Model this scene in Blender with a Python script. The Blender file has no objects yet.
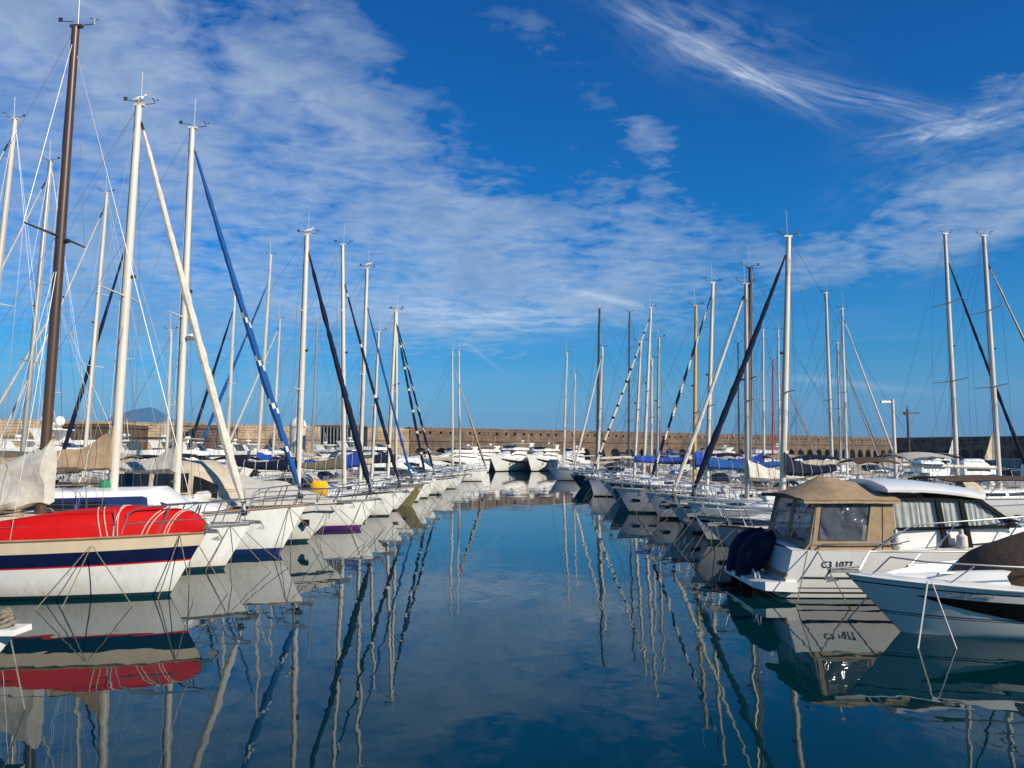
import bpy, math, random
from mathutils import Vector, Matrix, noise
R = math.radians
sc = bpy.context.scene
COL = sc.collection
random.seed(7)

# ------------------------------------------------------------------ camera
CAM_H, PITCH, FPX = 3.0, R(5.05), 770.0
cam_d = bpy.data.cameras.new('camera'); cam = bpy.data.objects.new('camera', cam_d); COL.objects.link(cam)
cam.location = (0, 0, CAM_H); cam.rotation_euler = (R(90) + PITCH, 0, 0)
cam_d.sensor_width = 36; cam_d.lens = 36 * FPX / 1024; cam_d.clip_end = 60000; cam_d.clip_start = 0.1
sc.camera = cam

# ------------------------------------------------------------------ sun and sky
SUN_AZ = (0.76, -0.65); SUN_EL = R(29)
sd = Vector((SUN_AZ[0], SUN_AZ[1], 0)).normalized() * math.cos(SUN_EL); sd.z = math.sin(SUN_EL)
sl = bpy.data.lights.new('sun', 'SUN'); sl.energy = 5.0; sl.angle = R(0.5); sl.color = (1, 0.90, 0.74)
so = bpy.data.objects.new('sun', sl); COL.objects.link(so)
so.rotation_euler = (-sd).to_track_quat('-Z', 'Y').to_euler(); so.location = (30, -30, 40)

w = bpy.data.worlds.new('World'); sc.world = w; w.use_nodes = True
nt = w.node_tree; N = nt.nodes; LK = nt.links
def wn(t, **k):
    n = N.new(t)
    for a, b in k.items(): setattr(n, a, b)
    return n
def wmath(op, a, b=None, c=None, clamp=False):
    n = N.new('ShaderNodeMath'); n.operation = op; n.use_clamp = clamp
    for i, v in enumerate((a, b, c)):
        if v is None: continue
        if isinstance(v, (int, float)): n.inputs[i].default_value = v
        else: LK.new(v, n.inputs[i])
    return n.outputs[0]
def wvec(op, a, b=None):
    n = N.new('ShaderNodeVectorMath'); n.operation = op
    for i, v in enumerate((a, b)):
        if v is None: continue
        if isinstance(v, (tuple, list)): n.inputs[i].default_value = v
        else: LK.new(v, n.inputs[i])
    return n.outputs[1] if op in ('DOT_PRODUCT', 'LENGTH', 'DISTANCE') else n.outputs[0]
N.clear()
out = wn('ShaderNodeOutputWorld'); bg = wn('ShaderNodeBackground')
sky = wn('ShaderNodeTexSky', sky_type='NISHITA', sun_disc=False)
sky.sun_elevation = SUN_EL; sky.sun_rotation = math.atan2(SUN_AZ[0], SUN_AZ[1])
sky.air_density = 1.0; sky.dust_density = 0.3; sky.ozone_density = 3.0
SKY_STR = 0.074
tc = wn('ShaderNodeTexCoord'); V = tc.outputs['Generated']
sep = wn('ShaderNodeSeparateXYZ'); LK.new(V, sep.inputs[0])
X, Y, Z = sep.outputs
# deep polarised blue overhead, paler towards the horizon
zz = wmath('MAXIMUM', Z, 0.0)
ramp = wn('ShaderNodeValToRGB'); LK.new(zz, ramp.inputs[0])
cr = ramp.color_ramp; cr.elements[0].position = 0.0; cr.elements[0].color = (0.74, 0.92, 1.12, 1)
cr.elements[1].position = 0.5; cr.elements[1].color = (0.0, 0.57, 1.28, 1)
e = cr.elements.new(0.12); e.color = (0.19, 0.80, 1.22, 1)
e = cr.elements.new(0.28); e.color = (0.0, 0.69, 1.34, 1)
mul = wn('ShaderNodeMix', data_type='RGBA', blend_type='MULTIPLY'); mul.inputs[0].default_value = 1
LK.new(sky.outputs[0], mul.inputs[6]); LK.new(ramp.outputs[0], mul.inputs[7])
# cloud layer on a flat plane high above
zc = wmath('ADD', zz, 0.09)
px = wmath('DIVIDE', X, zc); py = wmath('DIVIDE', Y, zc)
cmb = wn('ShaderNodeCombineXYZ'); LK.new(px, cmb.inputs[0]); LK.new(py, cmb.inputs[1])
CP = cmb.outputs[0]
def fbm(vec, scale, detail, rough, dist=0.0, off=(0, 0, 0), sc3=(1, 1, 1), rot=0.0):
    m = wn('ShaderNodeMapping'); LK.new(vec, m.inputs[0]); m.inputs[1].default_value = off; m.inputs[3].default_value = sc3
    m.inputs[2].default_value = (0, 0, rot)
    n = wn('ShaderNodeTexNoise'); LK.new(m.outputs[0], n.inputs['Vector'])
    n.inputs['Scale'].default_value = scale; n.inputs['Detail'].default_value = detail
    n.inputs['Roughness'].default_value = rough; n.inputs['Distortion'].default_value = dist
    return n.outputs[0]
def dirv(pxx, pyy):
    v = Vector((pxx - 512, math.cos(PITCH) * FPX - math.sin(PITCH) * (384 - pyy), math.sin(PITCH) * FPX + math.cos(PITCH) * (384 - pyy)))
    return v.normalized()
def blob(px0, py0, rx, ry, ang=0.0):
    """soft patch of cloud cover fixed in the sky around a direction (radii in degrees)"""
    d = dirv(px0, py0)
    rt = Vector((d.y, -d.x, 0)).normalized(); up = rt.cross(d).normalized()
    a = R(ang); r2 = rt * math.cos(a) + up * math.sin(a); u2 = up * math.cos(a) - rt * math.sin(a)
    dx = wmath('DIVIDE', wvec('DOT_PRODUCT', V, tuple(r2)), math.sin(R(rx)))
    dy = wmath('DIVIDE', wvec('DOT_PRODUCT', V, tuple(u2)), math.sin(R(ry)))
    fw = wvec('DOT_PRODUCT', V, tuple(d))
    s = wmath('ADD', wmath('MULTIPLY', dx, dx), wmath('MULTIPLY', dy, dy))
    g = wmath('POWER', 2.718, wmath('MULTIPLY', s, -1.0))
    return wmath('MULTIPLY', g, wmath('GREATER_THAN', fw, 0.0))
def addall(l):
    s = l[0]
    for q in l[1:]: s = wmath('ADD', s, q)
    return s
# altocumulus sheet
cov = addall([blob(60, 210, 21, 13, -15), wmath('MULTIPLY', blob(150, 50, 10, 5, -25), .8), blob(370, 200, 14, 6.5, -25), blob(500, 280, 15, 4.2, -2),
              wmath('MULTIPLY', blob(615, 228, 7, 3.4, 8), .8), wmath('MULTIPLY', blob(330, 22, 5, 2.4, -25), .6), wmath('MULTIPLY', blob(545, 48, 5, 2.6, -30), .5),
              wmath('MULTIPLY', blob(880, 238, 10, 2.6, 10), .95), wmath('MULTIPLY', blob(985, 205, 5.5, 2.4, 12), 1.0), wmath('MULTIPLY', blob(655, 140, 3.5, 3, -20), .7), wmath('MULTIPLY', blob(1010, 85, 3.5, 1.6, 0), .6)])
n1 = fbm(CP, 1.9, 6, 0.60, 0.6, (0.4, 0.9, 0), (1, .8, 1), R(20))
n0 = fbm(V, 7.5, 6, 0.58, 0.5, (4, 1, 2), (1, 1, 1.7))
n2 = fbm(CP, 9.5, 4, 0.6, 0.4, (5, 2, 0), (1.0, 1.3, 1), R(-20))
tex = wmath('ADD', wmath('ADD', wmath('MULTIPLY', n1, 0.30), wmath('MULTIPLY', n0, 0.42)), wmath('MULTIPLY', n2, 0.28))
cmin = wmath('MINIMUM', cov, 1.0)
dens1 = wmath('MULTIPLY', wmath('SUBTRACT', wmath('ADD', tex, wmath('MULTIPLY', cmin, 0.23)), 0.612), 5.6, clamp=True)
dens1 = wmath('MULTIPLY', dens1, wmath('MINIMUM', wmath('MULTIPLY', cov, 2.0), 1.0))
WQ = fbm(V, 6.0, 3, .5, 0, (1, 2, 1))
def wisp(px0, py0, rx, ry, ang, fx, fy, seed, k=1.0, th=.42, gain=3.2, curl=.5):
    """fibrous cirrus streak, stretched along its own direction in the sky"""
    d = dirv(px0, py0); rt = Vector((d.y, -d.x, 0)).normalized(); up = rt.cross(d).normalized()
    a = R(ang); r2 = rt * math.cos(a) + up * math.sin(a); u2 = up * math.cos(a) - rt * math.sin(a)
    dx = wmath('DIVIDE', wvec('DOT_PRODUCT', V, tuple(r2)), math.sin(R(rx))); dy = wmath('DIVIDE', wvec('DOT_PRODUCT', V, tuple(u2)), math.sin(R(ry)))
    wq = WQ; dy2 = wmath('ADD', dy, wmath('MULTIPLY', wmath('SUBTRACT', wq, .5), curl * 3))
    s = wmath('ADD', wmath('MULTIPLY', dx, dx), wmath('MULTIPLY', dy2, dy2)); g = wmath('POWER', 2.718, wmath('MULTIPLY', s, -1.0))
    g = wmath('MULTIPLY', g, wmath('GREATER_THAN', wvec('DOT_PRODUCT', V, tuple(d)), 0.0))
    c = N.new('ShaderNodeCombineXYZ'); LK.new(wmath('MULTIPLY', dx, fx), c.inputs[0]); LK.new(wmath('MULTIPLY', dy2, fy), c.inputs[1])
    f = fbm(c.outputs[0], 1.0, 5, .62, .5, (seed * 3.1, seed, 0))
    return wmath('MULTIPLY', wmath('MULTIPLY', g, wmath('MULTIPLY', wmath('SUBTRACT', f, th - .12), gain, clamp=True)), k)
dens2 = addall([wisp(705, 30, 6.0, 2.2, -26, 2.0, 2.6, 1, .40, .50, 2.2), wisp(765, 84, 4.6, .55, -36, 1.6, 1.5, 2, .50, .42, 2.2), wisp(690, 40, 6.0, .6, -30, 1.4, 2.0, 3, .30, .44),
                wisp(860, 98, 7.5, .7, -24, 1.4, 2.2, 4, .32, .44), wisp(960, 127, 4.6, .9, 2, 2.4, 1.8, 5, .60, .44, 2.4), wisp(940, 165, 5, 1.4, 12, 3.0, 2.4, 7, .30, .50, 2.2),
                wisp(490, 318, 8.5, 1.3, -3, 2.2, 2.6, 8, .50, .46), wisp(600, 297, 3.2, .3, -13, 1, 1, 9, .35, .3), wisp(850, 384, 5, .3, -8, 1, 1, 10, .30, .3),
                wisp(485, 358, 1.6, .12, -38, 1, 1, 12, .2, .3, 3.2, .1), wisp(330, 392, 9, .5, 4, 2.2, 2.2, 14, .25, .46)])
dens2 = wmath('MULTIPLY', dens2, 1.0, clamp=True)
# long faint streaks low in the sky
st = fbm(V, 5.0, 5, 0.55, 0.3, (7, 1, 2), (1.0, 1.0, 9.0))
low = wmath('MULTIPLY', wmath('SUBTRACT', 1.0, wmath('MULTIPLY', zz, 3.4), clamp=True), wmath('MULTIPLY', wmath('SUBTRACT', st, 0.5), 3.0, clamp=True))
low = wmath('MULTIPLY', low, 0.18)
# unseen cloud behind the camera, its cover tuned as neutral fill light
back = wmath('MULTIPLY', wmath('MULTIPLY', wmath('LESS_THAN', Y, -0.2), wmath('MULTIPLY', wmath('SUBTRACT', tex, 0.46), 3.4, clamp=True)), 0.62)
tr1 = wmath('MULTIPLY', dens1, 0.60)
one = wmath('SUBTRACT', 1.0, tr1)
for q in (dens2, low, back):
    one = wmath('MULTIPLY', one, wmath('SUBTRACT', 1.0, q, clamp=True))
alpha = wmath('SUBTRACT', 1.0, one, clamp=True)
cram = wn('ShaderNodeValToRGB'); LK.new(n0, cram.inputs[0])
cram.color_ramp.elements[0].position = 0.35; cram.color_ramp.elements[0].color = (0.60, 0.66, 0.72, 1)
cram.color_ramp.elements[1].position = 0.68; cram.color_ramp.elements[1].color = (0.27, 0.36, 0.47, 1)
cw = wn('ShaderNodeMix', data_type='RGBA'); LK.new(wmath('MULTIPLY', dens2, 1.5, clamp=True), cw.inputs[0]); LK.new(cram.outputs[0], cw.inputs[6]); cw.inputs[7].default_value = (0.80, 0.86, 0.92, 1)
skyb = wn('ShaderNodeMix', data_type='RGBA', blend_type='MULTIPLY'); skyb.inputs[0].default_value = 1
LK.new(mul.outputs[2], skyb.inputs[6]); skyb.inputs[7].default_value = (1, 1, 1, 1)
# clouds are given in display units, so divide by the background strength
cs = wvec('SCALE', cw.outputs[2]); N.active = None
cs_node = [n for n in N if n.bl_idname == 'ShaderNodeVectorMath' and n.operation == 'SCALE'][-1]
cs_node.inputs['Scale'].default_value = 1.0 / SKY_STR
fin = wn('ShaderNodeMix', data_type='RGBA'); LK.new(alpha, fin.inputs[0]); LK.new(skyb.outputs[2], fin.inputs[6]); LK.new(cs, fin.inputs[7])
LK.new(fin.outputs[2], bg.inputs[0]); bg.inputs[1].default_value = SKY_STR
LK.new(bg.outputs[0], out.inputs[0])

sc.view_settings.view_transform = 'Standard'; sc.view_settings.look = 'None'
sc.view_settings.exposure = 0.3; sc.view_settings.gamma = 1.0
sc.render.engine = 'CYCLES'
try:
    sc.cycles.max_bounces = 8; sc.cycles.transparent_max_bounces = 12; sc.cycles.caustics_reflective = False; sc.cycles.caustics_refractive = False
except Exception: pass

# ------------------------------------------------------------------ materials
MATS = {}
def mat(name, col, rough=0.5, metal=0.0, nscale=6.0, namp=0.12, bump=0.0, bscale=40.0, coat=0.0, spec=0.5, stain=None, stain_amt=0.35, stretch=(1, 1, 1), sheen=0.0):
    if name in MATS: return MATS[name]
    m = bpy.data.materials.new(name); m.use_nodes = True; t = m.node_tree; n = t.nodes; l = t.links
    p = n['Principled BSDF']; p.inputs['Roughness'].default_value = rough; p.inputs['Metallic'].default_value = metal
    p.inputs['Coat Weight'].default_value = coat; p.inputs['Specular IOR Level'].default_value = spec
    if sheen: p.inputs['Sheen Weight'].default_value = sheen
    co = n.new('ShaderNodeTexCoord'); mp = n.new('ShaderNodeMapping'); l.new(co.outputs['Object'], mp.inputs[0]); mp.inputs[3].default_value = stretch
    no = n.new('ShaderNodeTexNoise'); no.inputs['Scale'].default_value = nscale; no.inputs['Detail'].default_value = 5; l.new(mp.outputs[0], no.inputs['Vector'])
    r = n.new('ShaderNodeValToRGB'); l.new(no.outputs[0], r.inputs[0])
    c = Vector(col[:3])
    dk = c * (1 - namp); lt = c * (1 + namp * .5)
    r.color_ramp.elements[0].position = .3; r.color_ramp.elements[0].color = (*dk, 1)
    r.color_ramp.elements[1].position = .7; r.color_ramp.elements[1].color = (*[min(v, .9) for v in lt], 1)
    src = r.outputs[0]
    if stain:
        n2 = n.new('ShaderNodeTexNoise'); n2.inputs['Scale'].default_value = nscale * .6; n2.inputs['Detail'].default_value = 8; n2.inputs['Roughness'].default_value = .7
        mp2 = n.new('ShaderNodeMapping'); l.new(co.outputs['Object'], mp2.inputs[0]); mp2.inputs[3].default_value = (1, 1, .25); mp2.inputs[1].default_value = (3, 9, 1)
        l.new(mp2.outputs[0], n2.inputs['Vector'])
        r2 = n.new('ShaderNodeValToRGB'); l.new(n2.outputs[0], r2.inputs[0]); r2.color_ramp.elements[0].position = .5; r2.color_ramp.elements[1].position = .75
        r2.color_ramp.elements[0].color = (0, 0, 0, 1); r2.color_ramp.elements[1].color = (stain_amt,) * 3 + (1,)
        mx = n.new('ShaderNodeMix'); mx.data_type = 'RGBA'; l.new(r2.outputs[0], mx.inputs[0]); l.new(src, mx.inputs[6]); mx.inputs[7].default_value = (*stain, 1)
        src = mx.outputs[2]
    l.new(src, p.inputs['Base Color'])
    if bump:
        nb = n.new('ShaderNodeTexNoise'); nb.inputs['Scale'].default_value = bscale; nb.inputs['Detail'].default_value = 4; l.new(mp.outputs[0], nb.inputs['Vector'])
        b = n.new('ShaderNodeBump'); b.inputs['Strength'].default_value = bump; b.inputs['Distance'].default_value = .02; l.new(nb.outputs[0], b.inputs['Height']); l.new(b.outputs[0], p.inputs['Normal'])
    MATS[name] = m; return m
gel = mat('white_gelcoat', (.78, .775, .74), .22, coat=.3, nscale=1.5, namp=.06, stain=(.45, .42, .34), stain_amt=.28)
gel2 = mat('aged_gelcoat', (.66, .65, .60), .4, nscale=2, namp=.1, stain=(.35, .31, .24), stain_amt=.45)
deckm = mat('deck_gelcoat', (.70, .69, .65), .55, nscale=3, namp=.14, stain=(.4, .37, .3), stain_amt=.4)
cream = mat('cream_paint', (.66, .54, .38), .4, nscale=2, namp=.08, stain=(.4, .33, .24), stain_amt=.3)
navy = mat('navy_paint', (.006, .010, .045), .25, coat=.3, nscale=2, namp=.2)
blueb = mat('blue_antifoul', (.008, .022, .11), .5, nscale=2, namp=.25)
teal = mat('teal_antifoul', (.006, .035, .045), .5, nscale=2, namp=.3)
blackm = mat('black_paint', (.005, .005, .006), .6, spec=.08, nscale=2, namp=.3)
redp = mat('red_paint', (.55, .02, .02), .4, nscale=2, namp=.12)
purple = mat('purple_paint', (.08, .02, .14), .4)
olive = mat('olive_bow_shade', (.17, .15, .065), .4, nscale=1.5, namp=.2)  # tone of a bow in shade, put into the hull colour
petrol = mat('petrol_blue_paint', (.012, .05, .10), .3, coat=.3)
redd = mat('red_dinghy_skin', (.50, .004, .004), .62, spec=.2, nscale=2.5, namp=.16, bump=.25, bscale=6)
alu = mat('white_mast_paint', (.60, .56, .48), .42, nscale=.8, namp=.14, stretch=(1, 1, .3), stain=(.34, .30, .24), stain_amt=.45)
alu2 = mat('anodised_alloy', (.42, .41, .38), .38, metal=.5, nscale=1, namp=.15, stretch=(1, 1, .2))
brown = mat('varnished_brown_mast', (.075, .038, .02), .38, coat=.25, nscale=2, namp=.3, stretch=(1, 1, .1))
darkm = mat('dark_grey_mast', (.04, .04, .042), .4)
yellowm = mat('ochre_mast', (.50, .34, .13), .45, nscale=1, namp=.15)
steel = mat('stainless', (.50, .50, .48), .33, metal=.9, namp=.05)
galv = mat('galvanised_steel', (.22, .22, .22), .6, metal=.4, nscale=12, namp=.3)
wire = mat('rigging_wire', (.16, .16, .16), .4, metal=.5)
wirew = mat('pale_rope', (.55, .50, .42), .8)
rope = mat('mooring_rope', (.20, .175, .13), .9, nscale=30, namp=.4)
teakdk = mat('teak_deck', (.27, .19, .12), .8, nscale=5, namp=.35, stretch=(.15, 3, 1))
greydk = mat('grey_nonslip_deck', (.38, .40, .40), .8, nscale=6, namp=.2)
wood = mat('teak_rail', (.30, .19, .10), .6, nscale=6, namp=.3, stretch=(.2, 1, 1))
glass = mat('smoked_glass', (.012, .014, .017), .06, namp=.1)
rubber = mat('black_rubber', (.015, .015, .016), .6)
def fab(n, c, **k): return mat(n, c, .85, nscale=4, namp=.18, bump=.7, bscale=9, spec=.25, **k)
f_tan = fab('tan_canvas', (.40, .28, .17), stain=(.25, .17, .1)); f_beige = fab('beige_canvas', (.50, .43, .32)); f_grey = fab('grey_tarpaulin', (.44, .42, .38), stain=(.26, .23, .18))
f_white = fab('off_white_sailcloth', (.60, .56, .48), stain=(.36, .28, .18)); f_navy = fab('navy_canvas', (.004, .009, .030)); f_blue = fab('blue_canvas', (.012, .055, .32))
f_royal = fab('royal_blue_canvas', (.01, .075, .26)); f_black = fab('black_canvas', (.010, .009, .009)); f_brown = fab('brown_canvas', (.10, .062, .035))
f_yellow = fab('yellow_cloth', (.85, .42, .01)); f_green = fab('green_cloth', (.02, .22, .12)); f_mau = fab('mauve_cloth', (.42, .38, .44)); f_red = fab('red_cloth', (.45, .02, .03))
f_olive = fab('olive_canvas', (.14, .12, .08))
f_taupe = fab('taupe_canvas', (.34, .245, .145)); curtain = fab('curtain_cloth', (.80, .78, .73))
orange = mat('orange_plastic', (.75, .15, .03), .5); fend_w = mat('fender_white', (.60, .58, .52), .5); fend_n = mat('fender_navy', (.01, .012, .05), .45)
concrete = mat('quay_concrete', (.36, .33, .28), .9, nscale=.8, namp=.3, bump=.4, bscale=6)
def hull_gel():
    m = gel.copy(); m.name = 'hull_gelcoat'; t = m.node_tree; n = t.nodes; l = t.links; p = n['Principled BSDF']; src = p.inputs['Base Color'].links[0].from_socket
    co = n.new('ShaderNodeTexCoord'); sp = n.new('ShaderNodeSeparateXYZ'); l.new(co.outputs['Object'], sp.inputs[0])
    mp = n.new('ShaderNodeMapping'); l.new(co.outputs['Object'], mp.inputs[0]); mp.inputs[3].default_value = (5, 5, .6)
    no = n.new('ShaderNodeTexNoise'); no.inputs['Scale'].default_value = 1.6; no.inputs['Detail'].default_value = 6; no.inputs['Roughness'].default_value = .7; l.new(mp.outputs[0], no.inputs['Vector'])
    a = n.new('ShaderNodeMath'); a.operation = 'MULTIPLY_ADD'; l.new(no.outputs[0], a.inputs[0]); a.inputs[1].default_value = .75; l.new(sp.outputs[2], a.inputs[2])
    r = n.new('ShaderNodeMapRange'); l.new(a.outputs[0], r.inputs[0]); r.inputs[1].default_value = .38; r.inputs[2].default_value = .80; r.inputs[3].default_value = .55; r.inputs[4].default_value = 0
    mx = n.new('ShaderNodeMix'); mx.data_type = 'RGBA'; l.new(r.outputs[0], mx.inputs[0]); l.new(src, mx.inputs[6]); mx.inputs[7].default_value = (.42, .36, .24, 1)
    r2 = n.new('ShaderNodeMapRange'); mp2 = n.new('ShaderNodeMapping'); l.new(co.outputs['Object'], mp2.inputs[0]); mp2.inputs[3].default_value = (4, 4, .35); mp2.inputs[1].default_value = (7, 3, 0)
    n2 = n.new('ShaderNodeTexNoise'); n2.inputs['Scale'].default_value = 2.2; n2.inputs['Detail'].default_value = 3; l.new(mp2.outputs[0], n2.inputs['Vector']); l.new(n2.outputs[0], r2.inputs[0])
    r2.inputs[1].default_value = .60; r2.inputs[2].default_value = .74; r2.inputs[3].default_value = 0; r2.inputs[4].default_value = .35
    m2 = n.new('ShaderNodeMix'); m2.data_type = 'RGBA'; l.new(r2.outputs[0], m2.inputs[0]); l.new(mx.outputs[2], m2.inputs[6]); m2.inputs[7].default_value = (.38, .33, .26, 1)
    l.new(m2.outputs[2], p.inputs['Base Color']); return m
gelh = hull_gel()
def clear_vinyl():
    m = bpy.data.materials.new('clear_vinyl'); m.use_nodes = True; t = m.node_tree; n = t.nodes; l = t.links
    p = n['Principled BSDF']; o = n['Material Output']
    p.inputs['Base Color'].default_value = (.13, .14, .17, 1); p.inputs['Roughness'].default_value = .13; p.inputs['Coat Weight'].default_value = .0
    tr = n.new('ShaderNodeBsdfTransparent'); tr.inputs[0].default_value = (.80, .82, .86, 1)
    mx = n.new('ShaderNodeMixShader')
    co = n.new('ShaderNodeTexCoord'); wv = n.new('ShaderNodeTexWave'); mp = n.new('ShaderNodeMapping'); mp.inputs[2].default_value = (0, R(38), 0)
    l.new(co.outputs['Object'], mp.inputs[0]); l.new(mp.outputs[0], wv.inputs['Vector'])
    wv.inputs['Scale'].default_value = .9; wv.inputs['Distortion'].default_value = 12; wv.inputs['Detail'].default_value = 3
    b = n.new('ShaderNodeBump'); b.inputs['Strength'].default_value = 1; b.inputs['Distance'].default_value = .03; l.new(wv.outputs[0], b.inputs['Height']); l.new(b.outputs[0], p.inputs['Normal'])
    mx.inputs[0].default_value = .42
    l.new(tr.outputs[0], mx.inputs[1]); l.new(p.outputs[0], mx.inputs[2]); l.new(mx.outputs[0], o.inputs[0])
    return m
vinyl = clear_vinyl()
def stone(name, c1, c2, mortar, bw=1.1, bh=.38):
    m = bpy.data.materials.new(name); m.use_nodes = True; t = m.node_tree; n = t.nodes; l = t.links
    p = n['Principled BSDF']; p.inputs['Roughness'].default_value = .95
    co = n.new('ShaderNodeTexCoord'); mp = n.new('ShaderNodeMapping'); mp.inputs[2].default_value = (R(90), 0, 0); l.new(co.outputs['Object'], mp.inputs[0])
    nw = n.new('ShaderNodeTexNoise'); nw.inputs['Scale'].default_value = .9; nw.inputs['Detail'].default_value = 4; l.new(co.outputs['Object'], nw.inputs['Vector'])
    ad = n.new('ShaderNodeVectorMath'); ad.operation = 'MULTIPLY_ADD'; ad.inputs[1].default_value = (.25, .25, .25); l.new(nw.outputs['Color'], ad.inputs[0]); l.new(mp.outputs[0], ad.inputs[2])
    br = n.new('ShaderNodeTexBrick'); l.new(ad.outputs[0], br.inputs['Vector']); br.inputs['Scale'].default_value = 1
    br.inputs['Brick Width'].default_value = bw; br.inputs['Row Height'].default_value = bh; br.inputs['Mortar Size'].default_value = .035
    br.inputs['Color1'].default_value = (*c1, 1); br.inputs['Color2'].default_value = (*c2, 1); br.inputs['Mortar'].default_value = (*mortar, 1); br.inputs['Bias'].default_value = 0
    no = n.new('ShaderNodeTexNoise'); no.inputs['Scale'].default_value = .35; no.inputs['Detail'].default_value = 9; no.inputs['Roughness'].default_value = .72; l.new(co.outputs['Object'], no.inputs['Vector'])
    r = n.new('ShaderNodeValToRGB'); l.new(no.outputs[0], r.inputs[0]); r.color_ramp.elements[0].position = .34; r.color_ramp.elements[0].color = (.36, .34, .33, 1); r.color_ramp.elements[1].position = .66; r.color_ramp.elements[1].color = (1.15, 1.1, 1.05, 1)
    mx = n.new('ShaderNodeMix'); mx.data_type = 'RGBA'; mx.blend_type = 'MULTIPLY'; mx.inputs[0].default_value = 1; l.new(br.outputs[0], mx.inputs[6]); l.new(r.outputs[0], mx.inputs[7]); l.new(mx.outputs[2], p.inputs['Base Color'])
    b = n.new('ShaderNodeBump'); b.inputs['Strength'].default_value = .8; b.inputs['Distance'].default_value = .08; l.new(br.outputs[1], b.inputs['Height']); b.invert = True; l.new(b.outputs[0], p.inputs['Normal'])
    return m
st_brown = stone('harbour_wall_stone', (.235, .165, .112), (.165, .12, .085), (.10, .075, .055))
st_pale = stone('pale_wall_stone', (.47, .37, .25), (.40, .31, .21), (.29, .225, .15))
arch_in = mat('arch_interior', (.10, .075, .055), .95, nscale=2, namp=.4)

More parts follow.
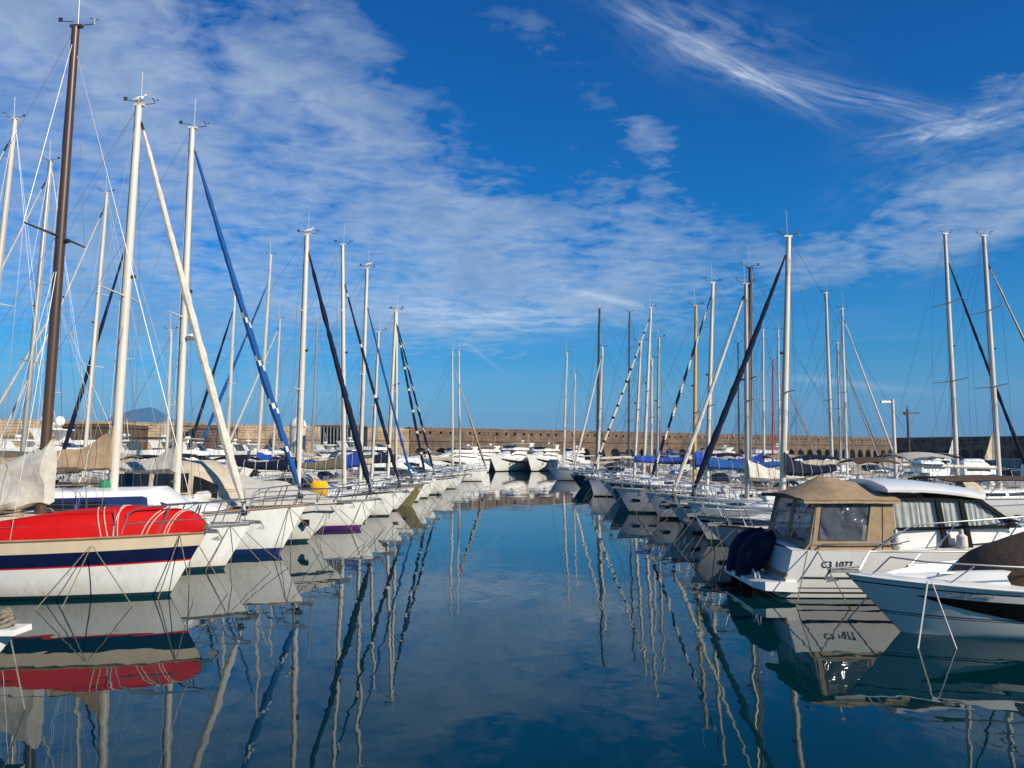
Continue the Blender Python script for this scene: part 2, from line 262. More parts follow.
# ------------------------------------------------------------------ helpers
def P(pxx, pyy, D):
    """the place at distance D seen in that direction"""
    d = Vector((pxx - 512, math.cos(PITCH) * FPX - math.sin(PITCH) * (384 - pyy), math.sin(PITCH) * FPX + math.cos(PITCH) * (384 - pyy)))
    return Vector((0, 0, CAM_H)) + d * (D / d.y)
def WX(pxx, D, pyy=470): return P(pxx, pyy, D).x
class MB:
    def __init__(s): s.v = []; s.f = []; s.m = []
    def add(s, vs, fs, mi=0):
        b = len(s.v); s.v += [tuple(x) for x in vs]
        for i, f in enumerate(fs):
            s.f.append([b + k for k in f]); s.m.append(mi[i] if isinstance(mi, list) else mi)
        return s
    def box(s, c, d, mi=0, rz=0.0, taper=1.0):
        cx, cy, cz = c; x, y, z = d[0] / 2, d[1] / 2, d[2] / 2; ca, sa = math.cos(rz), math.sin(rz); vs = []
        for k, (a, b, e) in enumerate([(-1, -1, -1), (1, -1, -1), (1, 1, -1), (-1, 1, -1), (-1, -1, 1), (1, -1, 1), (1, 1, 1), (-1, 1, 1)]):
            t = taper if e > 0 else 1; u, v = a * x * t, b * y * t; vs.append((cx + u * ca - v * sa, cy + u * sa + v * ca, cz + e * z))
        return s.add(vs, [(0, 3, 2, 1), (4, 5, 6, 7), (0, 1, 5, 4), (1, 2, 6, 5), (2, 3, 7, 6), (3, 0, 4, 7)], mi)
    def tube(s, pts, r, n=6, mi=0, spiral=None, cap=True, flat=None):
        pts = [Vector(p) for p in pts]; k = len(pts)
        rs = r if isinstance(r, (list, tuple)) else [r] * k
        vs = []; fs = []; ms = []
        up = Vector((0, 0, 1)); t0 = (pts[1] - pts[0]).normalized()
        if abs(t0.dot(up)) > .95: up = Vector((0, 1, 0)) if flat is None else Vector(flat)
        a = t0.cross(up).normalized()
        for i, p in enumerate(pts):
            t = (pts[min(i + 1, k - 1)] - pts[max(i - 1, 0)]).normalized()
            a = (a - t * a.dot(t)).normalized(); b = t.cross(a)
            for j in range(n):
                th = 2 * math.pi * j / n; vs.append(p + (a * math.cos(th) + b * math.sin(th)) * rs[i])
        for i in range(k - 1):
            for j in range(n):
                fs.append((i * n + j, i * n + (j + 1) % n, (i + 1) * n + (j + 1) % n, (i + 1) * n + j))
                ms.append(mi if not spiral else (1 if spiral(i, j) else 0))
        if cap:
            fs += [tuple(range(n - 1, -1, -1)), tuple((k - 1) * n + j for j in range(n))]; ms += [mi, mi] if not spiral else [0, 0]
        return s.add(vs, fs, ms)
    def loft(s, rings, mi=0, closed=True, cap=True, mfun=None):
        n = len(rings[0]); vs = [p for r in rings for p in r]; fs = []; ms = []
        for i in range(len(rings) - 1):
            for j in range(n if closed else n - 1):
                fs.append((i * n + j, i * n + (j + 1) % n, (i + 1) * n + (j + 1) % n, (i + 1) * n + j)); ms.append(mfun(i, j) if mfun else mi)
        if cap:
            fs += [tuple(range(n - 1, -1, -1)), tuple((len(rings) - 1) * n + j for j in range(n))]; ms += [mi, mi]
        return s.add(vs, fs, ms)
    def ball(s, c, r, mi=0, nu=10, nv=6, zs=None, top=False):
        rx, ry, rz = (r, r, r) if isinstance(r, (int, float)) else r
        rings = []
        for i in range(nv + 1):
            ph = -math.pi / 2 * (0 if top else 1) + (math.pi * (.5 if top else 1)) * i / nv
            rings.append([(c[0] + rx * max(math.cos(ph), .001) * math.cos(2 * math.pi * j / nu), c[1] + ry * max(math.cos(ph), .001) * math.sin(2 * math.pi * j / nu), c[2] + rz * math.sin(ph)) for j in range(nu)])
        return s.loft(rings, mi)
    def build(s, name, mats, parent=None, smooth=False, label=None):
        me = bpy.data.meshes.new(name); me.from_pydata(s.v, [], s.f)
        if not isinstance(mats, (list, tuple)): mats = [mats]
        for m in mats: me.materials.append(m)
        me.polygons.foreach_set('material_index', s.m)
        if smooth: me.polygons.foreach_set('use_smooth', [True] * len(s.f))
        me.update(); 
        if smooth:
            try: me.set_sharp_from_angle(angle=R(38))
            except Exception: pass
        o = bpy.data.objects.new(name, me); COL.objects.link(o)
        if parent: o.parent = parent
        if label: o['label'] = label
        return o
def tag(o, label=None, cat=None, group=None, kind=None):
    if label: o['label'] = label
    if cat: o['category'] = cat
    if group: o['group'] = group
    if kind: o['kind'] = kind
    return o
def empty(name, loc, rz, label, cat, group=None):
    o = bpy.data.objects.new(name, None); COL.objects.link(o); o.location = loc; o.rotation_euler = (0, 0, rz); o.empty_display_size = .3
    return tag(o, label, cat, group)
KIDS = {}
def copy_tree(o, loc, rz, label, group=None):
    if not KIDS:
        pass
    def rec(src, par):
        c = src.copy(); COL.objects.link(c)
        if par: c.parent = par
        for ch in [x for x in ALLK.get(src.name, [])]: rec(ch, c)
        return c
    c = rec(o, None); c.location = loc; c.rotation_euler = (0, 0, rz); c['label'] = label
    if group: c['group'] = group
    return c
ALLK = {}
def index_kids(roots):
    for r in roots:
        ALLK[r.name] = list(r.children)
        for c in r.children: ALLK[c.name] = list(c.children)
def lerp(a, b, t): return a + (b - a) * t
def nz(x, y=0, z=0, s=1.0): return noise.noise(Vector((x * s + 11.3, y * s + 4.7, z * s)))

# ------------------------------------------------------------------ hull
class Hull:
    def __init__(s, L, B, fb=(1.0, .85, 1.15), rake=.9, tr=.7, trake=.35, flare=.5, peak=.42, full=2.0, power=False):
        s.L, s.B, s.fb, s.rake, s.tr, s.trake, s.flare, s.peak, s.full, s.power = L, B, fb, rake, tr, trake, flare, peak, full, power
    def sheer(s, u):
        a, b, c = s.fb; m = .4
        return a * (u - m) * (u - 1) / (m) + b * u * (u - 1) / (m * (m - 1)) + c * u * (u - m) / (1 - m)
    def half(s, u):
        if u < s.peak: f = 1 - (1 - s.tr) * ((s.peak - u) / s.peak) ** 2
        else: f = 1 - ((u - s.peak) / (1 - s.peak)) ** s.full
        return s.B / 2 * max(f, 0.0)
    def pt(s, u, z, side=1, off=0.0):
        sh = s.sheer(u); t = max(0.0, min(1.0, (z + .35) / (sh + .35)))
        p = lerp(.16, s.flare, u ** 2.2)
        hb = s.half(u) * t ** p + .012
        x = -s.L / 2 + s.L * u - s.rake * (1 - t) * u ** 6 + s.trake * (1 - u) ** 10 * (1 - t) * (-1 if s.power else 1)
        return Vector((x, side * (hb + off), z))
    def u_of(s, x): return max(0, min(1, (x + s.L / 2) / s.L))
    def deck(s, x): return s.sheer(s.u_of(x))
    def hw(s, x): return s.half(s.u_of(x))
    def build(s, bands, parent, near=True, deckmat=None, rail=None):
        """bands: list of (kind, value, material) from the keel up; kind z = height, f = fraction of the sheer, s = below the sheer"""
        us = [0, .04, .1, .18, .27, .36, .45, .54, .63, .71, .78, .84, .89, .93, .96, .98, .993, 1.0] if near else [0, .1, .25, .42, .6, .75, .87, .95, 1.0]
        mats = []; idx = []
        rows = [('z', -.35, None)] + bands
        for b in bands:
            if b[2] not in mats: mats.append(b[2])
            idx.append(mats.index(b[2]))
        rings = []
        for u in us:
            sh = s.sheer(u); zs = [b[1] if b[0] == 'z' else (b[1] * sh if b[0] == 'f' else sh - b[1]) for b in rows]
            for i in range(1, len(zs)): zs[i] = max(zs[i], zs[i - 1] + .002)
            rings.append([s.pt(u, z, 1) for z in reversed(zs)] + [s.pt(u, z, -1) for z in zs])
        nr = len(rows); mb = MB()
        def mf(i, j): 
            if j < nr - 1: return idx[nr - 2 - j]
            if j == nr - 1: return idx[0]
            return idx[j - nr]
        mb.loft(rings, closed=False, cap=False, mfun=mf)
        # transom strips
        r0 = rings[0]; base = len(mb.v)
        for k in range(nr - 1):
            a = r0[k]; b = r0[k + 1]; c = r0[-2 - k]; d = r0[-1 - k]
            mb.add([a, d, c, b], [(0, 1, 2, 3)], idx[nr - 2 - k])
        h = mb.build('hull', mats, parent, smooth=True)
        dk = MB(); rr = []
        for u in us[:-1]:
            sh = s.sheer(u); hb = s.half(u) + .01; x = -s.L / 2 + s.L * u
            rr.append([(x, y * hb, sh + .05 * (1 - y * y) * min(1, hb) + .004) for y in (-1, -.6, 0, .6, 1)])
        rr.append([(s.L / 2, y * .012, s.sheer(1) + .004) for y in (-1, -.6, 0, .6, 1)])
        dk.loft(rr, closed=False, cap=False); dk.build('deck', deckmat or deckm, parent, smooth=True)
        if rail:
            tr_ = MB()
            for sd_ in (1, -1):
                tr_.tube([s.pt(u, s.sheer(u), sd_) + Vector((0, 0, .02)) for u in us], .028, 5)
            tr_.build('toe_rail', rail, parent, smooth=True)
        return h

def trunk(mb, H, x0, x1, w, h, bs=.2, fs=1.0, mi=0, sink=.06, wf=.55, z0=None, n=8, crown=.05, topw=.8):
    """lofted cabin top between x0 (aft) and x1 (fore); returns section function for windows"""
    def sec(x):
        t = (x - x0) / (x1 - x0); ww = lerp(w, w * wf, max(0, t) ** 1.6)
        hh = h * min(1, (x - x0) / max(bs, .001)) ** .6 if x < x0 + bs else (h if x < x1 - fs else h * max(0, (x1 - x) / fs) ** .8)
        zb = (H.deck(x) if z0 is None else z0) - sink
        return ww, hh + sink, zb
    xs = sorted(set([x0, x0 + bs * .3, x0 + bs] + [x0 + bs + (x1 - fs - x0 - bs) * i / n for i in range(n + 1)] + [x1 - fs * k for k in (.8, .6, .4, .2, .08, .0)]))
    rings = []
    for x in xs:
        ww, hh, zb = sec(x)
        rings.append([(x, -ww, zb), (x, -ww * .96, zb + hh * .55), (x, -ww * (topw + .1), zb + hh * .86), (x, -ww * topw, zb + hh * .97), (x, -ww * .4, zb + hh + crown * .8), (x, 0, zb + hh + crown), (x, ww * .4, zb + hh + crown * .8), (x, ww * topw, zb + hh * .97), (x, ww * (topw + .1), zb + hh * .86), (x, ww * .96, zb + hh * .55), (x, ww, zb)])
    mb.loft(rings, mi, closed=False, cap=True)
    return sec
def side_panel(sec, xa, xb, f0, f1, parent, name, m, off=.012, n=8, taper=0.0):
    """one pane on each flank of a trunk, a thin solid proud of the wall"""
    for sd_ in (-1, 1):
        mb = MB(); rg = []
        for i in range(n + 1):
            x = lerp(xa, xb, i / n); ww, hh, zb = sec(x); ff1 = f1 - taper * (i / n)
            def wy(f): return ww * (1 - .04 * f / .55) if f < .55 else ww * (.96 - .06 * (f - .55) / .31)
            a0, a1 = wy(f0), wy(ff1); mid = f0 < .53 < ff1; am = wy(.549)
            rg.append([(x, sd_ * (a0 + off), zb + hh * f0)] + ([(x, sd_ * (am + off), zb + hh * .55)] if mid else []) + [(x, sd_ * (a1 + off), zb + hh * ff1), (x, sd_ * (a1 - .01), zb + hh * ff1), (x, sd_ * (a0 - .01), zb + hh * f0)])
        mb.loft(rg); mb.build(name, m, parent)

def cover_loft(p0, p1, h0, h1, wd, sag=.1, n=22, seed=0, rag=.03, drop=.0, m=14, peak=0.0):
    """sail flaked on the boom from mast p0 to boom end p1 under a canvas cover"""
    mb = MB(); p0 = Vector(p0); p1 = Vector(p1); ax = (p1 - p0).normalized(); sidev = Vector((-ax.y, ax.x, 0)).normalized(); rings = []
    for i in range(n + 1):
        t = i / n; c = p0.lerp(p1, t) - Vector((0, 0, sag * math.sin(math.pi * t)))
        hh = lerp(h0, h1, min(1, t * 1.4) ** .55) * (1 - .35 * max(0, t - .92) / .08); ww = wd * (1 - .45 * t)
        if peak: hh += peak * max(0, 1 - t * 5) ** 1.5
        ring = []
        for j in range(m):
            th = 2 * math.pi * j / m; cy = math.cos(th); cz = math.sin(th)
            up = hh if cz > 0 else .12 + drop
            wob = 1 + rag * 6 * nz(t * 7 + seed, cy * 1.2, cz * 1.2) + rag * 5 * nz(t * 22 + seed * 3, cz * 2.0, cy)
            prof = abs(cy) ** .8 * (1 if cy > 0 else -1) * (1 - .55 * max(0, cz) ** 1.1)
            ring.append(c + sidev * (prof * ww * wob) + Vector((0, 0, cz * up * wob)))
        rings.append(ring)
    mb.loft(rings); mb.rings = rings; return mb

def text_mesh(body, size, name, m, parent, loc, rot, align='LEFT', scalex=1.0):
    cu = bpy.data.curves.new(name, 'FONT'); cu.body = body; cu.size = size; cu.extrude = .002; cu.align_x = align
    to = bpy.data.objects.new(name + '_c', cu); COL.objects.link(to)
    dg = bpy.context.evaluated_depsgraph_get(); me = bpy.data.meshes.new_from_object(to.evaluated_get(dg)); bpy.data.objects.remove(to)
    me.materials.clear(); me.materials.append(m)
    o = bpy.data.objects.new(name, me); COL.objects.link(o); o.parent = parent; o.location = loc; o.rotation_euler = rot; o.scale = (scalex, 1, 1)
    return o

def text_on(body, size, name, m, parent, H, u0, u1, z, side, off=.012, scalex=1.0):
    a = H.pt(u0, z, side); b = H.pt(u1, z, side); c = H.pt(u0, z + size * .8, side)
    xa = (b - a).normalized(); ya = (c - a); ya = (ya - xa * ya.dot(xa)).normalized(); za = xa.cross(ya)
    o = text_mesh(body, size, name, m, parent, (0, 0, 0), (0, 0, 0), scalex=1)
    M = Matrix((xa * scalex, ya, za)).transposed(); o.data.transform(M.to_4x4()); o.data.transform(Matrix.Translation(a + za * off)); return o
# ------------------------------------------------------------------ boat fittings
def bow_rail(H, parent, h=.6, back=1.5, near=True):
    L = H.L; xb = L / 2 - back; r = .017 if near else .02
    def e(x, z, sd_, ins=.06):
        y = max(H.hw(x) - ins, .03); return (x, sd_ * y, H.deck(x) + z)
    top = [e(xb, 0, 1), e(xb + .12, h * .8, 1), e(xb + .3, h, 1), e(L / 2 - .5, h + .03, 1, .02), (L / 2 + .02, .10, H.deck(L / 2) + h + .05), (L / 2 + .08, 0, H.deck(L / 2) + h + .05), (L / 2 + .02, -.10, H.deck(L / 2) + h + .05), e(L / 2 - .5, h + .03, -1, .02), e(xb + .3, h, -1), e(xb + .12, h * .8, -1), e(xb, 0, -1)]
    mb = MB(); mb.tube(top, r, 5)
    if near:
        mid = [e(xb + .1, h * .45, 1), e(L / 2 - .5, h * .5, 1), (L / 2 - .05, .06, H.deck(L / 2) + h * .5), (L / 2 - .05, -.06, H.deck(L / 2) + h * .5), e(L / 2 - .5, h * .5, -1), e(xb + .1, h * .45, -1)]
        mb.tube(mid, r * .8, 5)
    for x in ((L / 2 - .75), (L / 2 - .25)):
        for sd_ in (1, -1):
            mb.tube([e(x - .12, 0, sd_), e(x + .1, h, sd_, .03)], r, 5)
    mb.build('bow_rail', steel, parent, smooth=True)
def guard_rails(H, parent, x0, x1, h=.58, near=True):
    for sd_ in (1, -1):
        k = max(2, int((x1 - x0) / 1.7)); xs = [lerp(x0, x1, i / k) for i in range(k + 1)]
        lf = MB(); pr = None
        for z in ((h, h * .5) if near else (h,)):
            lf.tube([(x, sd_ * (H.hw(x) - .05), H.deck(x) + z) for x in xs], .007 if near else .011, 4)
        rail = lf.build('guard_wire', wire if not near else steel, parent)
        for x in xs:
            st = MB(); st.tube([(x, sd_ * (H.hw(x) - .05), H.deck(x) - .02), (x, sd_ * (H.hw(x) - .05), H.deck(x) + h)], .013, 5); st.build('stanchion', steel, rail)
def stern_rail(H, parent, h=.62):
    x = -H.L / 2 + .08; mb = MB(); y = H.hw(x) - .08
    z0 = H.deck(x)
    for z in (h, h * .5):
        mb.tube([(x + 1.2, y + .04, z0 + z), (x + .05, y, z0 + z), (x, y - .12, z0 + z), (x, -y + .12, z0 + z), (x + .05, -y, z0 + z), (x + 1.2, -y - .04, z0 + z)], .015, 5)
    for a, b in ((x + 1.2, y + .04), (x + .04, y - .02), (x + 1.2, -y - .04), (x + .04, -y + .02)):
        mb.tube([(a, b, z0 - .02), (a, b, z0 + h)], .015, 5)
    mb.build('stern_rail', steel, parent, smooth=True)
def fender(H, parent, x, sd_, m=None, r=.12, ln=.6, z=None):
    u = H.u_of(x); zt = H.deck(x); zc = (zt * .45) if z is None else z
    p = H.pt(u, zc, sd_, r + .01); mb = MB()
    mb.tube([(p.x, p.y, zc + d * ln / 2) for d in (-1, -.9, -.7, .7, .9, 1)], [.02, r * .75, r, r, r * .7, .03], 10)
    f = mb.build('fender', m or fend_w, parent, smooth=True)
    l = MB(); l.tube([(p.x, p.y, zc + ln / 2 - .02), (p.x, sd_ * (H.hw(x) - .04), zt + .25)], .01, 4); l.build('fender_line', wirew, f)
def anchor(H, parent):
    x = H.L / 2; z = H.deck(x); mb = MB()
    mb.box((x + .02, 0, z + .03), (.5, .1, .05)); mb.tube([(x - .25, 0, z + .10), (x + .25, 0, z + .07), (x + .36, 0, z - .12)], .02, 6)
    mb.add([(x + .34, 0, z - .16), (x + .14, .08, z - .12), (x + .27, 0, z - .05), (x + .14, -.08, z - .12), (x + .22, 0, z - .13)], [(0, 1, 2), (0, 2, 3), (0, 4, 1), (0, 3, 4), (1, 4, 2), (2, 4, 3)])
    mb.build('anchor', galv, parent)
def moor(H, parent, pts, m=rope, r=.010):
    for a, b, s_ in pts:
        a = Vector(a); b = Vector(b); mb = MB()
        mb.tube([a.lerp(b, i / 8) - Vector((0, 0, s_ * math.sin(math.pi * i / 8))) for i in range(9)], r, 5); mb.build('mooring_line', m, parent)
def bow_lines(H, parent, rnd, dens=1):
    L = H.L
    for sd_ in (1, -1):
        x = L / 2 - .45; a = (x, sd_ * (H.hw(x) + .01), H.deck(x) + .02)
        moor(H, parent, [(a, (L / 2 + rnd.uniform(.1, 1.2), sd_ * rnd.uniform(.1, .7), -.05), rnd.uniform(0, .08))])
        if dens > 1: moor(H, parent, [(a, (L / 2 - rnd.uniform(.5, 1.1), sd_ * (H.hw(x) + rnd.uniform(.0, .3)), -.05), .03)], r=.012)

def rig(parent, H, base, top, m, r=.1, genoa=None, gen2=None, gfoot=None, gtop=.96, boomL=3.2, boomz=1.0, cover=None, chigh=.45, seed=0, spread=(.5,), near=True, gr=.085, spin=None, spl=.75, stays=True, boom=True, boomdir=-1, vane=True, gstart=None, peak=0.0, wide=.17, boommat=None):
    base = Vector(base); top = Vector(top); n = 10 if near else 6; mb = MB(); K = 12
    mb.tube([base.lerp(top, i / K) for i in range(K + 1)], [r * (1 - .25 * max(0, i / K - .5) * 2) for i in range(K + 1)], n)
    mb.box(top + Vector((.02, 0, .02)), (.28, .1, .06))
    mast = mb.build('mast', m, parent, smooth=True)
    ht = (top - base).length
    # masthead gear
    a = MB(); a.tube([top + Vector((.05, 0, 0)), top + Vector((.06, 0, .95 if near else 1.2))], .008 if near else .014, 4); a.build('antenna', alu, mast)
    if vane:
        v = MB(); v.tube([top + Vector((0, 0, .03)), top + Vector((.38, .1, .12))], .011, 4); v.tube([top + Vector((.38, .1, .1)), top + Vector((.38, .1, .22))], .01, 4)
        for k in range(3):
            th = k * 2.1; v.ball(top + Vector((.38 + .07 * math.cos(th), .1 + .07 * math.sin(th), .22)), .028, nu=5, nv=3)
        v.tube([top + Vector((-.02, -.05, .1)), top + Vector((-.34, -.05, .14))], .01, 4); v.box(top + Vector((-.34, -.05, .17)), (.1, .008, .1)); v.build('wind_vane', darkm, mast)
    if near:
        q = base.lerp(top, .55); a = MB(); a.tube([q + Vector((.1, 0, 0)), q + Vector((.2, 0, .02))], .05, 6); a.build('mast_light', rubber, mast)
        for sd_ in ((1, -1) if boom else ()):
            q = base + Vector((-.02, sd_ * (r + .05), .55)); a = MB(); a.tube([q, q + Vector((0, sd_ * .09, 0))], .05, 8); a.build('mast_winch', steel, mast)
    wr = .006 if near else .011
    cp = []
    for sd_ in (1, -1):
        tips = []
        for f in spread:
            c = base.lerp(top, f); ln = spl * (1.1 - .35 * f) * min(1.25, ht / 10); tip = c + Vector((-.12, sd_ * ln, .04)); tips.append(tip)
            sp = MB(); sp.tube([c, tip], [.035, .02], 5); sp.build('spreader', m, mast)
        x = base.x - .05; ch = Vector((x, sd_ * (H.hw(x) - .08), H.deck(x)))
        s = MB(); s.tube([top - Vector((0, 0, .1))] + tips[::-1] + [ch], wr, 4)
        s.tube([base.lerp(top, spread[0] - .03), ch + Vector((-.3, 0, 0))], wr, 4); s.tube([base.lerp(top, spread[0] - .03), ch + Vector((.35, 0, 0))], wr, 4)
        s.build('shroud', wire, mast)
    bx = -H.L / 2 + .1
    s = MB(); s.tube([top, (bx, 0, H.deck(bx) + .1)], wr, 4); s.build('backstay', wire, mast)
    fx = H.L / 2 - .15; foot = Vector(gfoot) if gfoot else Vector((fx, 0, H.deck(fx) + .32)); head = base.lerp(top, gtop)
    if genoa:
        K = 64 if near else 24; mb = MB(); pts = []; rs = []
        g0 = gstart or .03
        pr = [(0, .25), (.04, .42), (.1, .6), (.3, .8), (.6, 1), (.85, 1.08), (.93, .9), (.97, .5), (1, .25)]
        for i in range(K + 1):
            t = i / K; q = head.lerp(foot, g0 + (1 - g0) * t); 
            for a_, b_ in zip(pr, pr[1:]):
                if a_[0] <= t <= b_[0]: rr = lerp(a_[1], b_[1], (t - a_[0]) / (b_[0] - a_[0])); break
            sag = .10 * math.sin(math.pi * t); pts.append(q - Vector((0, 0, sag))); rs.append(gr * rr * (1 + .30 * nz(t * 26, seed) + .15 * nz(t * 70, seed)))
        mb.tube(pts, rs, 8, spiral=(lambda i, j: spin(i, j)) if spin else None)
        gn = mb.build('furled_sail', [genoa, gen2 or genoa], mast, smooth=True)
        d = MB(); d.tube([foot + Vector((0, 0, -.30)), foot + Vector((0, 0, -.02))], .012, 5); d.tube([foot + Vector((-.01, 0, -.1)), foot + Vector((-.03, 0, .03))], .075, 10); d.build('furling_drum', rubber, gn)
        t_ = MB(); t_.tube([head, head.lerp(foot, .05)], .012, 5); t_.tube([head.lerp(foot, .03), head.lerp(foot, .05)], .035, 6); t_.build('halyard_swivel', rubber, gn)
    else:
        s = MB(); s.tube([head, foot - Vector((0, 0, .3))], wr * 1.3, 4); s.build('forestay', wire, mast)
    if boom:
        g = base + (top - base).normalized() * boomz; b0 = g + Vector((boomdir * .12, 0, 0)); b1 = g + Vector((boomdir * boomL, 0, .12))
        mb = MB(); mb.tube([b0, b1], .06 if not boommat else .085, 8); bm = mb.build('boom', boommat or alu, parent, smooth=True)
        if cover:
            cl_ = cover_loft(b0 + Vector((-.1 * boomdir, 0, .04)), b1 + Vector((-.15 * boomdir, 0, .04)), chigh, .16, wide, seed=seed, peak=peak); sc_ = cl_.build('sail_cover', cover, bm, smooth=True)
            if near:
                for q in (3, 7, 11, 15, 19):
                    rg_ = cl_.rings[q]; cc = sum(rg_, Vector()) / len(rg_); t_ = MB(); t_.tube([p_ + (p_ - cc).normalized() * .008 for p_ in rg_ + rg_[:2]], .010, 4, cap=False); t_.build('cover_tie', wirew, sc_)
        t = MB(); t.tube([b1, Vector((b1.x + .1, 0, H.deck(b1.x) + .3))], .012, 4); t.build('mainsheet', wirew, bm)
        t = MB(); t.tube([top, b1], .004, 4); t.build('topping_lift', wire, bm)
    # halyards lying against the mast
    s = MB()
    for oy in (.13, -.12): s.tube([top + Vector((-.08, 0, -.1)), base + Vector((-.16, oy, .3))], .006, 4)
    s.build('halyard', wirew, mast)
    if near:
        s = MB(); s.tube([top + Vector((-r * .74, 0, -.05)), base.lerp(top, .5) + Vector((-r - .004, 0, 0)), base + Vector((-r - .004, 0, .4))], .016, 4); s.build('sail_track', wire, mast)
    return mast

def sprayhood(H, parent, x, w, h, ln, m, z=None):
    mb = MB(); zb = (H.deck(x) + .05) if z is None else z; rings = []
    for i in range(7):
        t = i / 6; xx = x - ln / 2 + ln * t; hh = h * (math.cos(max(0, t - .35) / .65 * 1.35) if t > .35 else 1 - .06 * (.35 - t)); ww = w * (1 - .1 * t)
        rings.append([(xx + .02 * nz(j, i), ww * math.cos(math.pi * j / 10), zb + max(hh, .03) * math.sin(math.pi * j / 10) ** .55 * (1 + .04 * nz(i * 2, j))) for j in range(11)])
    inner = [[(p[0], p[1] * .97, zb + (p[2] - zb) * .965) for p in r] for r in rings]
    mb.loft(rings, closed=False, cap=False); mb.loft(inner, closed=False, cap=False)
    o = mb.build('sprayhood', m, parent, smooth=True)
    p = MB(); j0, j1 = 3, 7
    a, b = rings[4], rings[5]
    p.add([Vector(a[j0]) + Vector((.012, 0, .012)), Vector(a[j1]) + Vector((.012, 0, .012)), Vector(b[j1]) + Vector((.012, 0, .012)), Vector(b[j0]) + Vector((.012, 0, .012))], [(0, 1, 2, 3)])
    p.build('hood_window', glass, o)
    return o

def top_bimini(H, root, x0, x1, w, h, m):
    mb = MB(); z = H.deck(x0) + h
    f = lambda dz: [[(lerp(x0, x1, t), w * q, z + dz + .16 * (1 - q * q) - .10 * (2 * t - 1) ** 2) for q in (-1, -.6, -.2, .2, .6, 1)] for t in (0, .25, .5, .75, 1)]
    mb.loft(f(0), closed=False, cap=False); mb.loft(f(-.02), closed=False, cap=False); o = mb.build('bimini', m, root, smooth=True)
    for t in (0, .5, 1):
        fb_ = MB(); xm = lerp(x0, x1, .5); x = lerp(x0, x1, t); fb_.tube([(xm, w, H.deck(x0)), (x, w, z - .10 * (2 * t - 1) ** 2), (x, w * .5, z + .1), (x, -w * .5, z + .1), (x, -w, z - .10 * (2 * t - 1) ** 2), (xm, -w, H.deck(x0))], .013, 5); fb_.build('bimini_hoop', steel, o)
WHITEB = [('z', 0, teal), ('z', .07, teal), ('f', .3, gelh), ('f', .6, gelh), ('f', .85, gelh), ('s', 0, gelh)]
def stripe(m, d0=.30, d1=.16, boot=teal, bt=.08, body=gelh, top=None):
    return [('z', 0, boot), ('z', bt, boot), ('f', .25, body), ('f', .5, body), ('s', d0, body), ('s', d1, m), ('s', 0, top or body)]
def boot(m, bt=.2, body=gelh): return [('z', 0, m), ('z', bt, m), ('f', .45, body), ('f', .75, body), ('s', 0, body)]

